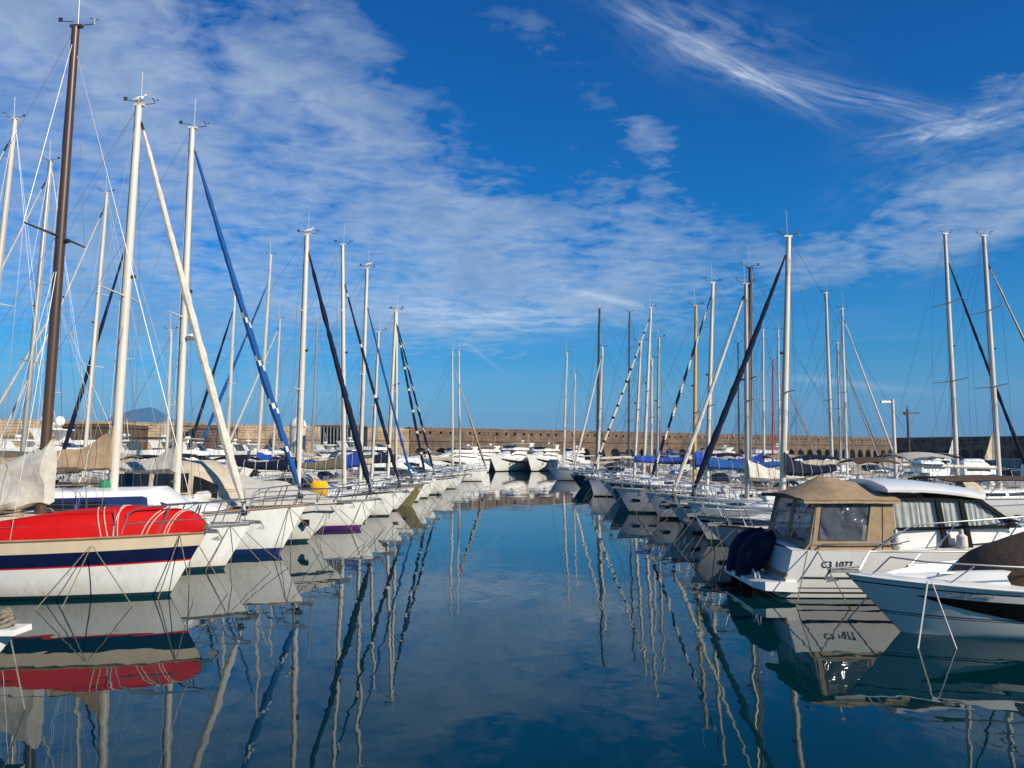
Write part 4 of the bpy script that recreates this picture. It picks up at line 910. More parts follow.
    if bim and style != 'yacht':
        mb = MB(); z = dz(0) + 1.35; mb.loft([[(-L * .4 + L * .3 * t, B * .4 * q, z + .1 * (1 - q * q) + .05 * math.sin(t * 3)) for q in (-1, -.5, 0, .5, 1)] for t in (0, .5, 1)] , closed=False, cap=False); mb.loft([[(-L * .4 + L * .3 * t, B * .4 * q, z - .02 + .1 * (1 - q * q) + .05 * math.sin(t * 3)) for q in (-1, -.5, 0, .5, 1)] for t in (0, .5, 1)], closed=False, cap=False); mb.build('bimini', bim, root, smooth=True)
        mb = MB()
        for sx in (-.4, -.1):
            for sd_ in (1, -1): mb.tube([(-L * .25, sd_ * B * .4, dz(0)), (L * sx, sd_ * B * .4, z)], .014, 5)
        mb.build('bimini_frame', steel, root)
    if rail:
        bow_rail(H, root, h=.5, back=L * .28, near=near); stern = None
        if style == 'yacht': guard_rails(H, root, -L * .1, L * .22, near=False)
    if engine: outboard(root, -L / 2 - .1, 0, .55, engine, 1.0)
    if near and lines: bow_lines(H, root, rnd, lines)
    if near and anch: anchor(H, root)
    for fx, sd_ in fend: fender(H, root, L * fx, sd_, z=dz(L * fx) * .5)
    return root, H

# ------------------------------------------------------------------ left row, near to far
# red boat: brown mast, draped sail, cream topsides with a navy band
redB = [('z', .0, teal), ('z', .09, teal), ('f', .3, gelh), ('s', .56, gelh), ('s', .53, redp), ('s', .25, navy), ('s', 0, cream)]
r1, H1, b1, t1 = sailboat(16.9, 209, (79, 30, 46), 'white yacht with navy and cream bands and a tall brown mast, nearest on left', SBL, L=9.6, B=3.0, bands=redB, mastm=brown, mr=.115, fb=(1.15, 1.17, 1.29), bowx=-6.45, fend=((-.45, 1),),
    cabin=cream, rail=wood, boom=False, spread=(.56,), spl=1.0, cabh=.42, seed=1, rz=R(-5), anch=False, lines=2, name='sailing_yacht')
anchor(H1, r1)
moor(H1, r1, [((2.9, -1.0, 1.12), (2.3, -1.75, -.05), .0), ((2.95, -1.0, 1.12), (4.0, -1.2, -.05), .0), ((2.92, -1.0, 1.12), (2.75, -1.6, -.05), .0)])
# draped off-white mainsail hanging in folds from the mast foot
ym = b1 + Vector((0, 0, 0))
mb = MB(); rings = []
for i in range(27):
    t = i / 26; x = b1.x + .16 - t * 4.2; ztop = b1.z + 1.72 - 1.15 * t ** .62 + .08 * nz(t * 8, 1); zbot = b1.z + .30 - .35 * min(1, t * 4) + .16 * math.sin(t * 9) * (1 - t) + .05 * nz(t * 15, 3)
    ring = []
    for j in range(16):
        th = 2 * math.pi * j / 16; zz_ = lerp(zbot, ztop, .5 + .5 * math.sin(th)); wd = (.26 + .10 * math.sin(th * 3 + t * 7)) * (1 - .45 * math.sin(th)) * (1 + .35 * nz(t * 11, th)); ring.append((x + .05 * nz(th * 2, t * 6), math.cos(th) * wd, zz_))
    rings.append(ring)
mb.loft(rings); bm_ = MB(); bm_.tube([(b1.x - .1, 0, b1.z + .35), (b1.x - 4.0, 0, b1.z + .30)], .06, 8)
bmo = bm_.build('boom', wood, r1, smooth=True); mb.build('draped_mainsail', f_white, bmo, smooth=True)
mb = MB(); mb.tube([(b1.x + .1, -.36, b1.z + .2), (b1.x - 1.2, -.42, b1.z - .0), (b1.x - 2.8, -.36, b1.z - .12), (b1.x - 3.9, -.3, b1.z - .1)], .014, 5); mb.build('sail_tie', wirew, bmo)
# upturned red dinghy lashed along the near side deck
dl = 5.6; dx = H1.L / 2 - .02 - dl; rt = empty('red_dinghy', (0, 0, 0), r1.rotation_euler.z, 'long upturned red dinghy lashed with white rope along the deck of the nearest left yacht', 'dinghy')
M1 = Matrix.Translation(r1.location) @ Matrix.Rotation(r1.rotation_euler.z, 4, 'Z'); rt.location = M1 @ Vector((dx, 0, 1.1))
mb = MB(); rings = []
def dsec(t):
    K_ = [(0, .10), (.15, .26), (.35, .44), (.55, .60), (.75, .64), (.88, .56), (.95, .44), (.98, .34), (1, .20)]
    for (ta, va), (tb, vb_) in zip(K_, K_[1:]):
        if ta <= t <= tb: hh = lerp(va, vb_, (t - ta) / (tb - ta)); break
    ww = .44 * min(1, .55 + t) * (1 - max(0, (t - .55) / .45) ** 2.6 * .80)
    zb = H1.deck(dx + t * dl) + .0 - 1.1 + .06 * max(0, t - .9) * 10
    return hh, ww, zb
for i in range(31):
    t = i / 30; hh, ww, zb = dsec(t); x = dl * t; yc = -max(H1.hw(dx + x) - ww - .04, 0)
    ring = [(x, yc + ww * math.cos(math.pi * j / 12) * (1 if math.cos(math.pi * j / 12) < 0 else 1), zb + hh * math.sin(math.pi * j / 12) ** .8) for j in range(13)]
    rings.append(ring)
DR = rings
mb.loft(rings); mb.build('dinghy_hull', redd, rt, smooth=True)
for t0, t1_ in ((.60, .68), (.62, .70), (.70, .73), (.725, .715), (.91, .80), (.925, .815), (.955, .87), (.965, .88)):
    mb = MB(); pts = []
    for j in range(12, 2, -1):
        t = lerp(t1_, t0, (12 - j) / 10) if False else lerp(t0, t1_, (j - 3) / 9) ; k = t * 30; i0 = int(min(29, k)); q = Vector(DR[i0][j]).lerp(Vector(DR[i0 + 1][j]), k - i0); c = Vector((q.x, DR[i0][6][1], DR[i0][0][2])); pts.append(q + (q - c).normalized() * .012)
    mb.tube(pts, .010, 5); mb.build('lashing_rope', wirew, rt)
q = Vector(DR[30][6]); mb = MB(); mb.box((dl + .01, DR[30][6][1], DR[30][0][2] + .09), (.05, .1, .12)); mb.build('towing_patch', f_olive, rt)

# second yacht: white mast and genoa, tan boom cover, blue cabin sides
r2, H2, b2, t2 = sailboat(20, 250, (138, 105, 113), 'white yacht with blue cabin sides, tan boom cover and thick white furled jib', SBL, bands=stripe(teal, .04, .02, teal, .10), mastm=alu, mr=.125, genoa=f_white, gen2=f_white, gr=.13, gtop=.985, fb=(1.0, .98, 1.1),
    cabstripe=blueb, cover=f_tan, chigh=.85, wide=.30, boomL=4.4, boomz=.75, spread=(.50,), spl=1.1, cabh=1.0, cabx=.38, rail=alu2, seed=2, lines=2, L=9.6, peak=.3, gstart=.0)
yb = MB(); c = b2 + Vector((-.15, -.1, .25)); yb.ball(c, (.16, .13, .18), nu=9, nv=7); yb.build('coiled_rope', f_green, r2, smooth=True)
# third yacht: blue antifouling, blue furled jib with white spiral
r3, H3, b3, t3 = sailboat(23, 306, (192, 128, 177), 'white yacht with a royal blue waterline band and a blue furled jib spiralled with white', SBL, bands=boot(blueb, .19), mastm=alu, mr=.125, genoa=f_royal, gen2=f_white, spin=lambda i, j: ((i + j) % 8) < 1 and i > 26, gr=.13,
    gtop=.965, fb=(1.1, 1.1, 1.36), cover=f_grey, chigh=.75, wide=.34, boomL=2.2, boomz=.9, spread=(.48,), cabh=.45, seed=3, bimi=f_olive, lines=2, rail=wood, L=10.2, hood=f_grey, fend=((.1, -1),), peak=.2)
rd = MB(); rr_ = b3.lerp(t3, .42); rd.ball(rr_ + Vector((.32, 0, .1)), (.22, .22, .1)); rd.tube([rr_, rr_ + Vector((.32, 0, .02))], .03, 5); rd.build('radar', gel, r3, smooth=True)
# motor cruiser with beige canopy and grey foredeck cover
r4, H4 = motorboat(WX(345, 26.3), 26.3, 'white motor cruiser under a grey foredeck cover and beige framed canopy', MBL, L=10, B=3.3, style='none', fb=(1.15, 1.15, 1.25), bands=boot(teal, .1), seed=4, lines=2)
shaped_cover(r4, H4, .6, 4.75, None, 1.05, f_grey, seed=4, peakt=.14, name='foredeck_cover', drop=.18)
mb = MB(); sec = trunk(mb, H4, -2.6, 2.3, 1.25, 1.45, .3, 1.9, wf=.80, crown=.12, topw=.8, sink=.02); mb.build('canopy', f_beige, r4, smooth=True)
side_panel(sec, -2.1, -1.1, .38, .80, r4, 'canopy_window', glass, n=3); side_panel(sec, -.95, .15, .38, .80, r4, 'canopy_window', glass, n=3)
side_panel(sec, 0.32, 1.1, .34, .74, r4, 'canopy_window', glass, n=3)
for u in (.90,):
    for sd_ in (1, -1): mb = MB(); p = H4.pt(u, .66, sd_, .01); mb.box(p, (.5, .06, .22), rz=-.18 * sd_ * -1); mb.build('porthole', glass, r4)
# fifth: purple band
r5, H5, b5, t5 = sailboat(30.5, 375, (307, 235, 298), 'white yacht with purple waterline band, tall mast, thick navy furled jib and yellow rail bundle', SBL, bands=boot(purple, .17), mastm=alu, mr=.14, genoa=f_navy, gr=.15, cover=f_navy, chigh=.45, boomL=2.6, boomz=1.15, seed=5, hood=f_mau, L=9.6, lines=2, spread=(.4, .7))
mb = MB(); p = Vector((H5.L / 2 - 1.95, -H5.hw(H5.L / 2 - 2.2) + .02, H5.deck(2.5) + .62)); rg = []
for i in range(9):
    th = math.pi * i / 8; rg.append([p + Vector((math.cos(th) * .34 * (1 + .1 * nz(i, j)), (.13 * math.cos(2 * math.pi * j / 8)) * math.sin(th), .30 * math.sin(2 * math.pi * j / 8) * (math.sin(th) ** .3 + .02))) for j in range(8)])
mb.loft(rg); o = mb.build('yellow_cloth_bundle', f_yellow, smooth=True); o.parent = r5; o.name = 'lifebuoy_cover'
motorboat(WX(388, 33.5), 33.5, 'white motorboat under an olive-brown tent cover, sixth on left', MBL, L=8, B=2.7, cov=f_olive, covh=.9, seed=6, bands=boot(teal, .1), hullwin=True, fb=(1.0, 1.0, 1.25), fend=((0, -1), (.2, -1)))
sailboat(36.8, 404, (343, 245, 345), 'white yacht with an olive-grey boom cover and a dark striped jib', SBL, mr=.12, genoa=f_navy, gen2=f_white, spin=lambda i, j: (i % 16) == 3, gtop=.86, gr=.10, cover=f_olive, chigh=.7, boomL=2.8, seed=7, bimi=f_black, spread=(.42, .72), bands=WHITEB, L=9.2)
sailboat(40, 415, (367, 268, 360), 'white yacht with a royal blue boom cover and slim teal furled jib', SBL, mr=.12, genoa=f_royal, gtop=.84, gr=.085, cover=f_blue, chigh=.95, boomL=3.0, seed=8, spread=(.5,), bands=stripe(blackm, .25, .2), L=9, wide=.25)
sailboat(43.5, 425, (379, 332, 372), 'yacht whose bow shade is painted olive, between white hulls in the left row', SBL, mr=.09, seed=9, bands=[('z', 0, olive), ('z', .1, olive), ('f', .5, olive), ('s', 0, olive)], fb=(1.1, 1.1, 1.35), L=9, cover=f_beige, chigh=.3)
sailboat(47, 428, (396, 311, 388), 'white yacht with a black-and-white striped jib, beside the olive-shaded yacht', SBL, mr=.12, genoa=f_navy, gen2=f_white, spin=lambda i, j: ((i + j // 3) % 9) < 1, gr=.11, gtop=.95, cover=f_navy, chigh=.7, seed=10, bimi=f_beige, spread=(.5,), near=True, L=8.6)
sailboat(51, 437, (397, 310, 396.5), 'white yacht with a spiralled grey jib just beyond the striped one', SBL, mr=.11, genoa=f_navy, gen2=f_white, spin=lambda i, j: ((i + j) % 9) < 1, gr=.10, gtop=.93, seed=11, spread=(.5,), L=8.6, cover=f_black, chigh=.5)
motorboat(-4.1, 55, 'small white sport boat with grey cockpit cover, far end of the left row', MBL, L=7.5, B=2.6, cov=f_grey, near=True, seed=12, bands=boot(teal, .08))
motorboat(-4.3, 59, 'white cruiser with a dark raked windscreen, far end of the left row', MBL, L=9, B=3, style='cruiser', near=True, seed=13, hullwin=True)
motorboat(-3.6, 63.5, 'white cruiser with a black cockpit cover at the far end of the left row', MBL, L=8.5, B=2.9, style='cuddy', cov=f_black, seed=14)
motorboat(-3.7, 68, 'white flybridge cruiser closing the left row before the twin masts', MBL, L=10, B=3.3, style='cruiser', seed=15, fb=(1.1, 1.1, 1.4), bim=f_beige)
sailboat(80, 488, (452.5, 352, 453), 'far white yacht whose slim mast stands left of its twin', SBL, L=9, mr=.11, near=False, genoa=f_tan, gr=.10, gtop=.9, seed=16, boom=True, cover=f_beige, spread=(.4, .6))
sailboat(84, 486, (459, 352, 460), 'far white yacht whose slim mast stands right of its twin', SBL, L=9, mr=.11, near=False, genoa=f_navy, gen2=f_white, spin=lambda i, j: i % 4 < 1, gr=.10, gtop=.72, seed=17, spread=(.5,))
# corner of a boat at bottom left
rc, Hc = motorboat(WX(16, 9.6, 640), 9.6, 'white bow with a coil of rope at the bottom left corner', MBL, L=6, B=2.2, style='cuddy', fb=(.68, .68, .80), near=True, seed=20, rail=False, lines=0, anch=False)
mb = MB(); mb.box((2.83, 0, Hc.deck(2.9) + .05), (.50, .36, .07), taper=.97); mb.build('bow_platform', gelh, rc)
moor(Hc, rc, [((3.0, -.1, .75), (3.35, -.3, -.05), 0)], r=.009)
mb = MB()
for k in range(4):
    r_ = .14 - .018 * k; mb.tube([(2.82 + r_ * math.cos(a_ * math.pi / 6), r_ * math.sin(a_ * math.pi / 6), Hc.deck(2.9) + .125 + .045 * k + .02 * math.sin(a_ * 1.7 + k)) for a_ in range(13)], .026, 6)
tag(mb.build('rope_coil', rope, smooth=True), 'coil of mooring rope lying on the white bow at bottom left', 'rope').matrix_world = Matrix.Translation(rc.location)

# ------------------------------------------------------------------ second row on the left (bows away from us to the left)
def sb2(D, bowx, mp, label, **k):
    k.setdefault('near', False)
    return sailboat(D, 0, mp, label, SB2L, heading=180, bowx=bowx, **k)
sb2(30.5, -27.6, (18, 121, -22), 'yacht at the left edge with a raked white mast, tallest of the rear masts', L=9.8, mr=.13, seed=31, bimi=f_beige, genoa=f_white, gr=.08, near=True, cover=f_blue, chigh=.35, spread=(.5,), gfoot=None)
sb2(34, -27.6, (52, 162, 21), 'yacht with a grey mast left of the brown mast and a royal blue boom cover', L=9.8, mr=.13, mastm=alu2, genoa=f_white, gr=.07, seed=32, bimi=f_brown, near=True, cover=f_royal, chigh=.35, spread=(.38, .62))
sb2(40.6, -28, (107, 193, 83), 'yacht with a pale mast right of the brown mast and a thin white furled jib', L=10.2, mr=.13, genoa=f_white, gr=.07, seed=33, bimi=f_black, near=True, spread=(.4, .65), cover=f_black, chigh=.5)
sb2(44.2, -26.2, (127, 238, 120), 'yacht half hidden behind the tan boom with a navy furled jib', L=8.5, mr=.12, genoa=f_navy, gr=.15, seed=34, bimi=f_navy, gtop=.98, cover=f_tan, chigh=.4)
sb2(66, -27.6, (271, 255, 257), 'yacht in the rear row with a royal blue boom cover and blue furled jib', L=9.8, mr=.16, genoa=f_royal, gr=.18, seed=35, gtop=.88, cover=f_blue, chigh=.8, wide=.4)
sb2(59, -25.4, (235, 292, 226), 'yacht in the rear row with a navy furled jib and plain boom', L=7.6, mr=.14, genoa=f_navy, gr=.16, seed=36, gtop=.92)
sb2(70.5, -27, (280, 319, 272), 'yacht in the rear row, white furled jib crossing behind the blue spiral jib', L=9.2, mr=.13, genoa=f_white, gr=.13, seed=37)
sb2(84, -27.5, (317, 320, 311), 'yacht in the rear row with a thin grey mast and no jib', L=9.6, mr=.12, mastm=alu2, seed=38, spread=(.45,))
sb2(37.3, -27.2, (56, 300, 46), 'yacht in the rear row with a short white mast behind the brown mast', L=9.4, mr=.1, seed=39, genoa=f_white, gr=.09)
sb2(49, -26.5, (171, 330, 166), 'distant yacht with a slim mast left of the blue jibs', L=8.7, mr=.1, seed=40)

# ------------------------------------------------------------------ right row, near to far
# nearest open sport boat
bx, D = 5.6, 13.35; L = 6.6
hb = [('z', 0, gel2), ('z', .10, gel), ('f', .33, gel), ('f', .345, navy), ('f', .365, gel), ('f', .385, navy), ('f', .6, gel), ('f', .86, gel), ('f', .885, navy), ('s', 0, gel)]
r0 = empty('sport_boat', (bx + L / 2, D, 0), math.pi + R(3.0), 'open white sport boat with brown cockpit cover and black hull wedge, nearest on right', 'motorboat', MBR)
H0 = Hull(L, 2.35, (.80, .80, .98), rake=1.25, tr=.9, trake=.1, flare=1.0, peak=.4, full=2.4, power=True); H0.build(hb, r0, True, rail=None)
for sd_ in (1, -1):
    mb = MB(); g = []
    for i in range(13):
        t = i / 12; u = lerp(.87, .12, t); sh = H0.sheer(u); z1 = sh * lerp(.74, .70, t); z0 = z1 - .012 - .36 * min(1, t * 2.6) ** .8 * (1 - .25 * t)
        g.append([H0.pt(u, z0, sd_, .012), H0.pt(u, (z0 + z1) / 2, sd_, .012), H0.pt(u, z1, sd_, .012), H0.pt(u, z1, sd_, -.02), H0.pt(u, z0, sd_, -.02)])
    mb.loft(g); mb.build('hull_graphic', blackm, r0, smooth=False)
    mb = MB(); mb.tube([H0.pt(u / 40, H0.sheer(u / 40) - .015, sd_, .006) for u in range(0, 40)] + [H0.pt(.995, H0.sheer(1) - .015, sd_, .0)], .022, 6); mb.build('rub_rail', gel, r0, smooth=True)
# raised foredeck coaming and bow cockpit seats
mb = MB(); rings = []
for i in range(13):
    t = i / 12; x = lerp(-.6, 2.55, t); ww = max(H0.hw(x) - .30, .08) * (1 - .25 * t ** 3); hh = .26 * (1 - t ** 2.5) + .02; zb = H0.deck(x)
    rings.append([(x, -ww, zb - .02), (x, -ww * .93, zb + hh), (x, -ww * .80, zb + hh + .01), (x, -ww * .7, zb + .03), (x, ww * .7, zb + .03), (x, ww * .80, zb + hh + .01), (x, ww * .93, zb + hh), (x, ww, zb - .02)])
mb.loft(rings, closed=False); mb.build('bow_cockpit', gel, r0, smooth=True)
mb = MB(); rings = []
for i in range(15):
    t = i / 14; x = lerp(1.15, -2.7, t); ww = 1.05 * (1 - .5 * max(0, 1 - t * 4) ** 2); hh = .80 * min(1, t * 2.6) ** .7 * (1 - .2 * t) + .10
    rings.append([(x + .04 * nz(t * 5, j), ww * math.cos(math.pi * j / 12) * (1 + .03 * nz(t * 6, j)), H0.deck(x) + .03 + hh * math.sin(math.pi * j / 12) ** .55 * (1 + .05 * nz(t * 7, j * .8))) for j in range(13)])
mb.loft(rings, closed=False); mb.build('cockpit_cover', f_brown, r0, smooth=True)
mb = MB(); rz_ = .30
for sd_ in (1, -1):
    pts = [(2.95, sd_ * .22, .98), (2.7, sd_ * .34, .98 + rz_), (2.2, sd_ * .62, .93 + rz_), (1.2, sd_ * .92, .90 + rz_), (0, sd_ * 1.08, .86 + rz_), (-1.2, sd_ * 1.1, .85 + rz_), (-1.5, sd_ * 1.1, .82)]
    m2 = MB(); m2.tube(pts, .015, 6)
    for k in (1.9, .6, -.5): m2.tube([(k, sd_ * (H0.hw(k) - .12), H0.deck(k)), (k - .35, sd_ * (lerp(.75, 1.08, (1.9 - k) / 2.5)), .88 + rz_)], .013, 6)
    m2.build('side_rail', steel, r0, smooth=True)
fender(H0, r0, -1.15, 1, fend_n, r=.13, ln=.62, z=.55)
for p0, p1, s_ in (((2.25, .62, .93), (2.75, 1.1, -.05), 0), ((2.2, .64, .93), (2.15, 1.15, -.05), 0), ((2.2, -.6, .93), (2.9, -.9, -.05), 0)): moor(H0, r0, [(p0, p1, s_)], m=wirew, r=.013)
moor(H0, r0, [((-1.2, 1.1, .3), (-.6, 2.6, -.05), .02)])
anchor(H0, r0)
mb = MB()
for sd_ in (1, -1): mb.tube([(2.0, sd_ * .45, .98), (1.95, sd_ * .45, 1.03), (1.7, sd_ * .45, 1.03), (1.65, sd_ * .45, .98)], .015, 6)
mb.build('cleat', steel, r0)
text_on('Sorella Genesis', .10, 'hull_name', alu2, r0, H0, .80, .70, .70, 1, .012)

# cabin cruiser with taupe canopy: stern towards the channel
SX, D = 5.72, 17.3; L = 8.2; B = 2.9
rc = empty('cabin_cruiser', (SX + L / 2, D, 0), 0, 'white cabin cruiser with a taupe cockpit canopy, curtained windows and covered outboards', 'motorboat', MBR)
HC = Hull(L, B, (1.0, 1.02, 1.28), rake=1.3, tr=.93, trake=.25, flare=.8, peak=.35, full=2.4, power=True)
HC.build([('z', .02, blackm), ('z', .10, gel), ('z', .14, blackm), ('z', .21, gel), ('z', .235, navy), ('z', .5, gel), ('f', .52, gel), ('f', .75, gel), ('s', 0, gel)], rc, True, rail=None)
X0 = -L / 2
for sd_ in (1, -1):   # moulded bulwark on the stern quarters
    mb = MB(); mb.tube([HC.pt(u / 30, HC.sheer(u / 30) - .55, sd_, .004) for u in range(1, 29)], .018, 5); mb.build('rub_rail', rubber, rc)
# swim platform and ladder hoops
mb = MB(); mb.loft([[(X0 - .75, -1.05, .22), (X0 - .75, 1.05, .22), (X0 - .75, 1.05, .33), (X0 - .75, -1.05, .33)], [(X0 - .55, -1.28, .18), (X0 - .55, 1.28, .18), (X0 - .55, 1.28, .36), (X0 - .55, -1.28, .36)], [(X0 + .1, -1.3, .15), (X0 + .1, 1.3, .15), (X0 + .1, 1.3, .36), (X0 + .1, -1.3, .36)]]); mb.build('swim_platform', gel, rc)
for y in (-1.05, -.75):
    mb = MB(); mb.tube([(X0 - .62, y + .11 * math.cos(k * math.pi / 6), .36 + .17 * math.sin(k * math.pi / 6)) for k in range(7)], .016, 6); mb.build('grab_hoop', steel, rc, smooth=True)
for y in (-.1, .62):
    mb = MB(); rg = []
    for t, zc_, wv, lv in ((0, .30, .20, .28), (.2, .48, .30, .36), (.5, .86, .34, .44), (.8, 1.12, .30, .40), (1, 1.26, .14, .2)):
        rg.append([(X0 - .60 + .48 * t + .8 * lv * math.cos(2 * math.pi * j / 14) * (1 + .06 * nz(j, t * 5, y)), y + wv * math.sin(2 * math.pi * j / 14), zc_ + .05 * nz(j * .7, t * 3)) for j in range(14)])
    mb.loft(rg); o = mb.build('outboard_motor', f_navy, rc, smooth=True)
    l = MB(); l.box((X0 - .6, y, .0), (.22, .16, .7)); l.box((X0 - .75, y, .02), (.5, .3, .04)); l.build('motor_leg', blackm, o)
# topsides raised over the cockpit (coaming), side decks
zc0 = 1.0
# canopy geometry
XE = X0 + 2.15                      # front of the canvas
def cprof(x):                       # half width of the enclosure
    return 1.32 - .04 * (x - X0)
ZB, ZE = 1.02, 2.02
a_x, b_x = X0 + .12, XE
# valance band at the bottom of the canvas
def slab(mb, pts, th, nrm, mi=0):
    n_ = Vector(nrm).normalized() * th; k = len(pts); pts = [Vector(p) for p in pts]
    mb.add(pts + [p - n_ for p in pts], [tuple(range(k)), tuple(range(2 * k - 1, k - 1, -1))] + [(i, k + i, k + (i + 1) % k, (i + 1) % k) for i in range(k)], mi)
cv = MB()
for sd_ in (-1, 1):
    y0, y1 = 1.34, 1.24
    nr = (0, sd_, .1)
    def pnt(x, z): 
        return Vector((x, sd_ * lerp(y0, y1, (z - ZB) / (ZE - ZB)), z))
    slab(cv, [pnt(a_x + .25, ZB - .02), pnt(b_x, ZB - .02), pnt(b_x, ZB + .18), pnt(a_x + .32, ZB + .18)], .02, nr)
    slab(cv, [pnt(a_x + .32, ZB + .18), pnt(a_x + .42, ZB + .18), pnt(a_x + .58, ZE - .04), pnt(a_x + .46, ZE - .04)], .02, nr)
    slab(cv, [pnt(b_x - .62, ZB + .18), pnt(b_x, ZB + .18), pnt(b_x, ZE), pnt(b_x - .46, ZE)], .02, nr)
    slab(cv, [pnt(a_x + .46, ZE - .07), pnt(b_x, ZE - .07), pnt(b_x, ZE + .02), pnt(a_x + .42, ZE + .02)], .02, nr)
# aft curtain: lower canvas skirt to the platform and the window bands
xs0, xs1 = a_x + .0, a_x + .46
for ya, yb_ in ((-1.3, -1.18), (-.10, .08), (1.18, 1.3)):
    slab(cv, [(xs0 + .25, ya, ZB + .1), (xs0 + .25, yb_, ZB + .1), (xs1, yb_ * .95, ZE), (xs1, ya * .95, ZE)], .02, (-1, 0, .3))
slab(cv, [(xs0 - .28, -1.26, .42), (xs0 - .28, 1.3, .42), (xs0 + .25, 1.3, ZB + .12), (xs0 + .25, -1.32, ZB + .12)], .03, (-1, 0, .3))
slab(cv, [(xs1 - .05, -1.24, ZE - .06), (xs1 - .05, 1.24, ZE - .06), (xs1 - .02, 1.24, ZE + .02), (xs1 - .02, -1.24, ZE + .02)], .02, (-1, 0, .3))
canv = cv.build('canopy_side', f_taupe, rc)
vn = MB()
for sd_ in (-1, 1):
    y0, y1 = 1.325, 1.225
    def pnt(x, z): return Vector((x, sd_ * lerp(y0, y1, (z - ZB) / (ZE - ZB)), z))
    slab(vn, [pnt(a_x + .42, ZB + .18), pnt(b_x - .62, ZB + .18), pnt(b_x - .46, ZE - .07), pnt(a_x + .57, ZE - .07)], .006, (0, sd_, .1))
for ya, yb_ in ((-1.18, -.10), (.08, 1.18)):
    slab(vn, [(xs0 + .26, ya, ZB + .12), (xs0 + .26, yb_, ZB + .12), (xs1 + .005, yb_ * .95, ZE - .05), (xs1 + .005, ya * .95, ZE - .05)], .006, (-1, 0, .3))
vn.build('clear_window', vinyl, canv)
for sd_ in (-1, 1):
    def pnt(x, z): return Vector((x, sd_ * (lerp(1.34, 1.24, (z - ZB) / (ZE - ZB)) + .008), z))
    q = [pnt(a_x + .42, ZB + .18), pnt(b_x - .62, ZB + .18), pnt(b_x - .46, ZE - .07), pnt(a_x + .57, ZE - .07)]
    z_ = MB(); z_.tube(q + [q[0]], .007, 4); z_.tube([pnt(b_x - .30, ZB + .0), pnt(b_x - .22, ZE)], .006, 4); z_.tube([pnt(a_x + .30, ZB + .09), pnt((a_x + b_x) / 2, ZB + .06), pnt(b_x, ZB + .09)], .005, 4); z_.build('canopy_zip', f_brown, canv)
# canopy roof: a peaked canvas awning wider than the cockpit
mb = MB(); rings = []
for i in range(13):
    t = i / 12; x = lerp(X0 + .32, XE + .12, t); rz2 = .07 + .40 * (t / .42) if t < .42 else .47 - .24 * (t - .42) / .58
    ww = 1.36 - .02 * t
    rings.append([(x - .05 * abs(q) * (1 - t), q * ww, ZE + rz2 * (1 - abs(q) ** 1.15) + .015 * nz(t * 9, q * 5)) for q in [k / 6 - 1 for k in range(13)]])
mb.loft(rings, closed=False, cap=False); low_ = [[(p[0], p[1] * .99, p[2] - .03) for p in r] for r in rings]; mb.loft(low_, closed=False, cap=False)
for sd_ in (0, 12): mb.loft([[r[sd_] for r in rings], [r[sd_] for r in low_], [(r[sd_][0], r[sd_][1], r[sd_][2] - .07) for r in rings]], closed=False, cap=False)
mb.build('canopy_roof', f_taupe, rc, smooth=True)
mb = MB()
for sd_ in (-1, 1):
    mb.tube([(a_x + .36, sd_ * 1.29, ZB), (a_x + .52, sd_ * 1.2, ZE)], .016, 6); mb.tube([(b_x - .35, sd_ * 1.28, ZB), (b_x - .35, sd_ * 1.2, ZE)], .016, 6)
mb.build('canopy_frame', steel, rc)
# seats and helm seen through the clear windows
mb = MB(); mb.box((X0 + .75, 0, 1.0), (.5, 2.0, .5)); mb.build('cockpit_seat', gel2, rc)
for y in (-.6, .6): mb = MB(); mb.box((X0 + 1.7, y, 1.1), (.45, .5, .7)); mb.build('helm_seat', gel2, rc)
